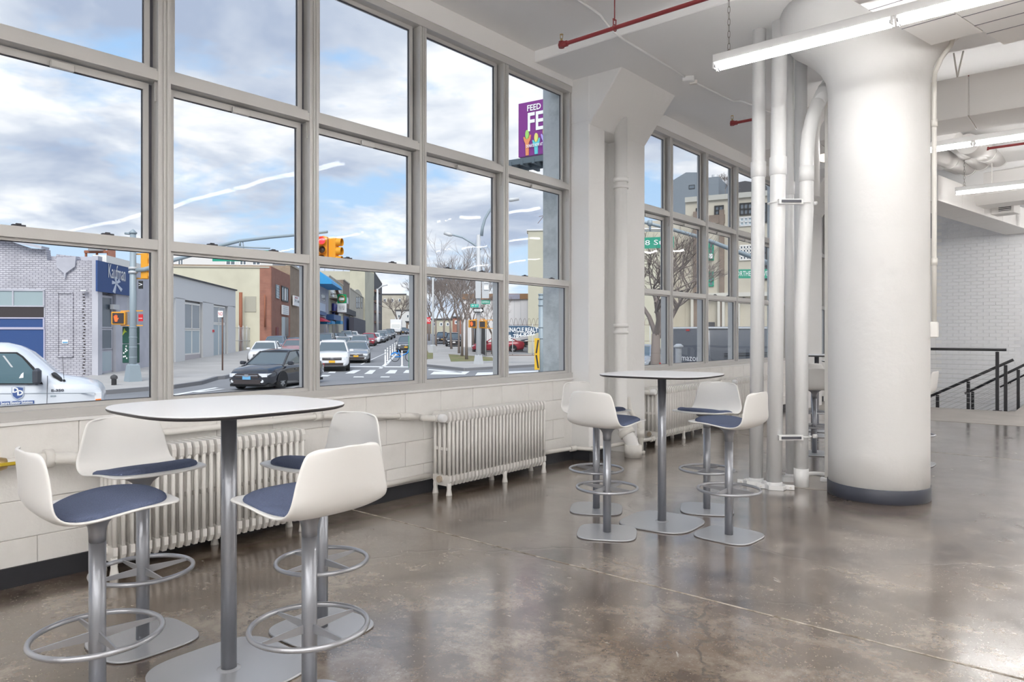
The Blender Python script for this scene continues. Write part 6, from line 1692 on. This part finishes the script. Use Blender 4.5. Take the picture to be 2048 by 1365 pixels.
p, h = carat(885, 688, vp=870); p.z += .15; car('sedan_car', 'sedan', 'dark sedan parked behind the black suv under the trees', p, h, P_black)
p = G(992, 708); p.z += .15; car('sedan_car', 'sedan', 'red car parked behind the fence, cut by the window mullion', p + R * .2, -R, P_red)
p = G(1062, 700); p.z += .15; car('suv_car', 'suv', 'black pickup-like suv in the parking lot behind the banner', p + R * 1.0, -R, P_black)
p = G(1285, 745); car('sedan_car', 'sedan', 'silver car at the left edge of the second window', p - heading(1500) * .6, -heading(1700), P_silver)
# box truck
p = GD(792, 150); h = -heading(830); t = thing('box_truck', 'white box truck driving up in the far street', 'truck', p, math.atan2(h.y, h.x))
mb = MB(); mb.box((-4.5, -1.15, .9), (1.0, 1.15, 3.2), .04); part('cargo_box', mb, P_white, t)
mb = MB(); mb.prism([(1.0, .5), (2.9, .5), (3.0, 1.3), (2.5, 2.3), (1.0, 2.4)], -1.0, 1.0, 'Y'); part('cab', mb, P_white, t)
mb = MB(); mb.prism([(2.93, 1.4), (2.99, 1.4), (2.56, 2.2), (2.5, 2.2)], -.88, .88, 'Y'); part('windscreen', mb, M_cglass, t)
mb = MB(); mb.box((2.9, -1.0, .4), (3.05, 1.0, .62)); part('bumper', mb, M_tyre, t)
me_w, me_r = wheel_meshes(.42)
for x in (2.0, -3.2):
    for s_ in (-1, 1): q = put('wheel', me_w, t, (x, s_ * .95, .42)); put('rim', me_r, q)
for s_ in (-1, 1):
    mb = MB(); mb.box((2.97, s_ * .6, .8), (3.03, s_ * .9, 1.0)); part('headlight', mb, M_lamp, t)

# white service van in the near street, left edge
DV = 14.0; hv = heading(3717)
rv = Vector((hv.y, -hv.x, 0)); nose = W(204, HZ, DV) - rv * .98; nose.z = gz(DV) - .02
def vz(py): return (H - (py - HZ) / F * DV) - nose.z
P = Fac.__new__(Fac); rv = Vector((hv.y, -hv.x, 0))        # the van's right side faces the window
P.O = nose + rv * .98; P.X = hv
t = thing('service_van', 'white service van with a blue shield emblem at the left edge', 'van', nose, math.atan2(hv.y, hv.x)); P.t = t
vx = lambda px, py=760: P.xz(px, py)[0]
vzz = lambda px, py: P.xz(px, py)[1]
# side outline, nose at the right, drawn at half width .98
out = [(205, 808), (205, 786), (199, 776), (188, 769), (160, 763), (120, 758), (104, 752), (50, 707), (28, 696), (2, 690), (-60, 688), (-300, 685)]
ol = [(vx(*q), vzz(*q)) for q in out]
rings = []
low = .34
def cross(x, zt, zb_, full=True):
    w_ = .98 if x < -.30 else .98 - (x + .30) * .5
    tw = w_ * (.80 if zt > 1.5 else .90)
    mid = min(zt - .03, 1.22)
    return [(x, -w_ * .95, zb_), (x, -w_, zb_ + .15), (x, -w_, mid - .12), (x, -w_ * .985, mid), (x, -lerp(w_, tw, .75), max(mid + .01, zt - .10)), (x, -tw * .9, zt - .01), (x, 0, zt + .03), (x, tw * .9, zt - .01), (x, lerp(w_, tw, .75), max(mid + .01, zt - .10)), (x, w_ * .985, mid), (x, w_, mid - .12), (x, w_, zb_ + .15), (x, w_ * .95, zb_)]
for x, z in ol[::-1]:
    if z < .9: continue
    rings.append(cross(x, z, low))
x, z = ol[1]; rings.append(cross(x + .02, z - .18, low + .1))
mb = MB(); mb.loft(rings); part('body', mb, mat('van_white', (.72, .75, .80), .2, coat=.5), t)
ys = -.985
def sidepoly(name, pts, m, y0=-.990, y1=-.96, label=None):
    mb = MB(); mb.prism([P.xz(*q) for q in pts], y0, y1, 'Y'); return part(name, mb, m, t, label)
# the windows lean in with the body: cut as boards following the side
def leanpoly(name, pts, m, off=0.0, parent=None):
    q = [P.xz(*k) for k in pts]; mb = MB(); n = len(q)
    def yy(z): 
        k = max(0, (z - 1.22) / .85); return -(lerp(.995, .86, k)) - off
    vs = [(a, yy(b_), b_) for a, b_ in q] + [(a, yy(b_) + .04, b_) for a, b_ in q]
    mb.add(vs, [tuple(range(n)), tuple(range(2 * n - 1, n - 1, -1))] + [(i, (i + 1) % n, n + (i + 1) % n, n + i) for i in range(n)]); return part(name, mb, m, parent or t)
wf = leanpoly('window_frame', [(-300, 704), (33, 705), (45, 713), (68, 736), (86, 769), (-300, 769)], M_tyre, .012)
leanpoly('side_window', [(-60, 707), (31, 708), (43, 716), (66, 741), (80, 767), (-60, 767)], mat('van_glass', (.10, .17, .20), .05, spec=.9), .02)
leanpoly('seat_belt_strip', [(4, 712), (8, 712), (26, 735), (22, 735)], M_polelt, .024)
leanpoly('paper_note', [(38, 757), (42, 749), (47, 745), (47, 756)], M_signwhite, .026)
mb = MB(); q0_ = P.xz(68, 769); q1_ = P.xz(85, 736); mb.box((q0_[0], -1.30, q0_[1]), (q1_[0], -1.05, q1_[1]), .05); mr = part('wing_mirror', mb, mat('dark_grey_plastic', (.06, .065, .08), .5), t)
mb = MB(); mb.box((q0_[0] + .05, -1.08, q0_[1] + .04), (q1_[0] - .08, -.96, q0_[1] + .1)); part('mirror_arm', mb, M_tyre, mr)
sidepoly('door_seam', [(94.3, 752), (95.6, 752), (95.2, 770), (94.2, 812), (93.2, 812), (94.0, 770)], M_framedark, -.9865)
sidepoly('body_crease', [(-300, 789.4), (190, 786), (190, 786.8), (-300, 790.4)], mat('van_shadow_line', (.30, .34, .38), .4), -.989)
sidepoly('headlight', [(189, 787), (203, 785.5), (203, 806), (189, 806)], M_lamp, -.95, -.70)
sidepoly('indicator', [(191, 799), (202, 798), (202, 803.5), (191, 803.5)], M_amber, -.965, -.70)
sh = sidepoly('shield_emblem', [(23, 775), (35, 772.5), (48, 774), (48.5, 790), (45, 796), (34, 801), (25, 795), (22.5, 789)], mat('emblem_silver', (.45, .50, .60), .4), -.994)
sidepoly('shield_field', [(25, 776.5), (35.5, 774.8), (46, 776), (46.3, 789), (43.5, 794), (34.3, 798), (27, 793), (25, 788)], mat('emblem_blue', (.06, .11, .30), .5), -.998)
for ch_, px, py in (('D', 31, 781), ('D', 40.5, 786.5)):
    a = P.xz(px, py); mb = textmb(ch_, .13, (a[0], -1.001, a[1]), (1, 0, 0), (0, 0, 1), bold=.006); part('lettering', mb, M_signwhite, t)
sidepoly('name_strip', [(-1, 804), (68.5, 801.3), (68.5, 807.5), (-1, 810.5)], mat('emblem_blue', (.06, .11, .30), .5), -.992)
a = P.xz(34, 806); mb = textmb('Secure Elevator Solutions', .072, (a[0], -.998, a[1]), (1, 0, .015), (0, 0, 1), width=vx(66) - vx(2), bold=.002); part('lettering', mb, M_signwhite, t)
a = P.xz(34, 813); mb = textmb('28 HAYES ST', .07, (a[0], -.993, a[1]), (1, 0, .015), (0, 0, 1), width=vx(58) - vx(8)); part('lettering', mb, M_polelt, t)
a = P.xz(115, 781.5); mb = textmb('E-350', .06, (a[0], -.993, a[1]), (1, 0, 0), (0, 0, 1), width=vx(127.5) - vx(102), bold=.003); part('lettering', mb, M_framedark, t)
sidepoly('badge', [(101, 791.5), (112, 791), (112, 793.3), (101, 793.8)], M_pole, -.991)
mb = MB(); a = P.xz(127, 762); b_ = P.xz(124, 712); mb.tube([(a[0], -.85, a[1]), (b_[0], -.85, b_[1])], .004, 5); mb.lathe([(.03, 0), (.01, .03)], 8, (a[0], -.85, a[1] - .01)); part('antenna', mb, M_tyre, t)
mb = MB(); a = P.xz(101, 748); b_ = P.xz(124, 760); mb.prism([(a[0], a[1]), (b_[0], b_[1]), (b_[0] - .02, b_[1] - .05), (a[0] + .02, a[1] - .05)], -.86, -.2, 'Y'); part('wiper_cowl', mb, M_tyre, t)
me_w, me_r = wheel_meshes(.37)
for x in (-.9, -4.4):
    for s_ in (-1, 1): q = put('wheel', me_w, t, (x, s_ * .88, .37)); put('rim', me_r, q)
mb = MB(); mb.box((-.15, -.95, .42), (.12, .95, .68), .03); part('bumper', mb, M_chrome, t)
# dark delivery van beyond the second window
O_ = V * 21.2 + R * 5.1; O_.z = gz(21.2); hd = heading(3069)
t = thing('delivery_van', 'dark grey delivery van with white lettering outside the second window', 'van', O_, rz(hd))
P_van = mat('paint_van_grey', (.105, .115, .135), .3, coat=.3)
rings = []
for x, zt_, w_ in ((0, 2.28, .90), (.06, 2.34, .96), (3.0, 2.36, .98), (4.4, 2.32, .98), (4.9, 2.1, .96), (5.4, 1.35, .95), (6.0, 1.15, .9), (6.15, .9, .8)):
    rings.append([(x, -w_ * .97, .32), (x, -w_, .5), (x, -w_, min(1.2, zt_ - .05)), (x, -w_ * .93, zt_ - .1), (x, -w_ * .8, zt_), (x, w_ * .8, zt_), (x, w_ * .93, zt_ - .1), (x, w_, min(1.2, zt_ - .05)), (x, w_, .5), (x, w_ * .97, .32)])
mb = MB(); mb.loft(rings); part('body', mb, P_van, t)
mb = MB(); mb.box((-.02, -.92, 2.27), (4.4, .92, 2.33), .02); part('roof_rail', mb, M_polelt, t)
for z in (1.55, 1.48): mb = MB(); mb.box((.6, -.995, z), (4.2, -.975, z + .02)); part('side_crease', mb, M_tyre, t)
mb = MB(); mb.box((-.03, .45, 1.90), (-.005, .85, 2.16)); nb_ = part('number_board', mb, M_signwhite, t); 
mb = textmb('20', .24, (-.035, .65, 2.03), (0, -1, 0), (0, 0, 1)); part('lettering', mb, mat('number_blue', (.05, .25, .55), .5), nb_)
for y in (-.9, .9): mb = MB(); mb.box((-.03, y - .07, .9), (.03, y + .07, 1.25)); part('tail_light', mb, M_tail, t)
for x in (.8, -.15, -.6): mb = MB(); mb.box((-.04, x - .05, 2.22), (.0, x + .05, 2.26)); part('marker_lamp', mb, M_tail, t)
mb = textmb('amazon', .26, (-.035, -.2, 1.42), (0, -1, 0), (0, 0, 1), width=.8); part('lettering', mb, M_signwhite, t)
mb = MB(); mb.tube([(-.035, -.2 + .3 * math.cos(a), 1.27 + .08 * math.sin(a)) for a in [PI + k * PI / 10 for k in range(11)]], .018, 6); part('smile_mark', mb, M_signwhite, t)
me_w, me_r = wheel_meshes(.37)
for x in (1.1, 4.9):
    for s_ in (-1, 1): q = put('wheel', me_w, t, (x, s_ * .88, .37)); put('rim', me_r, q)
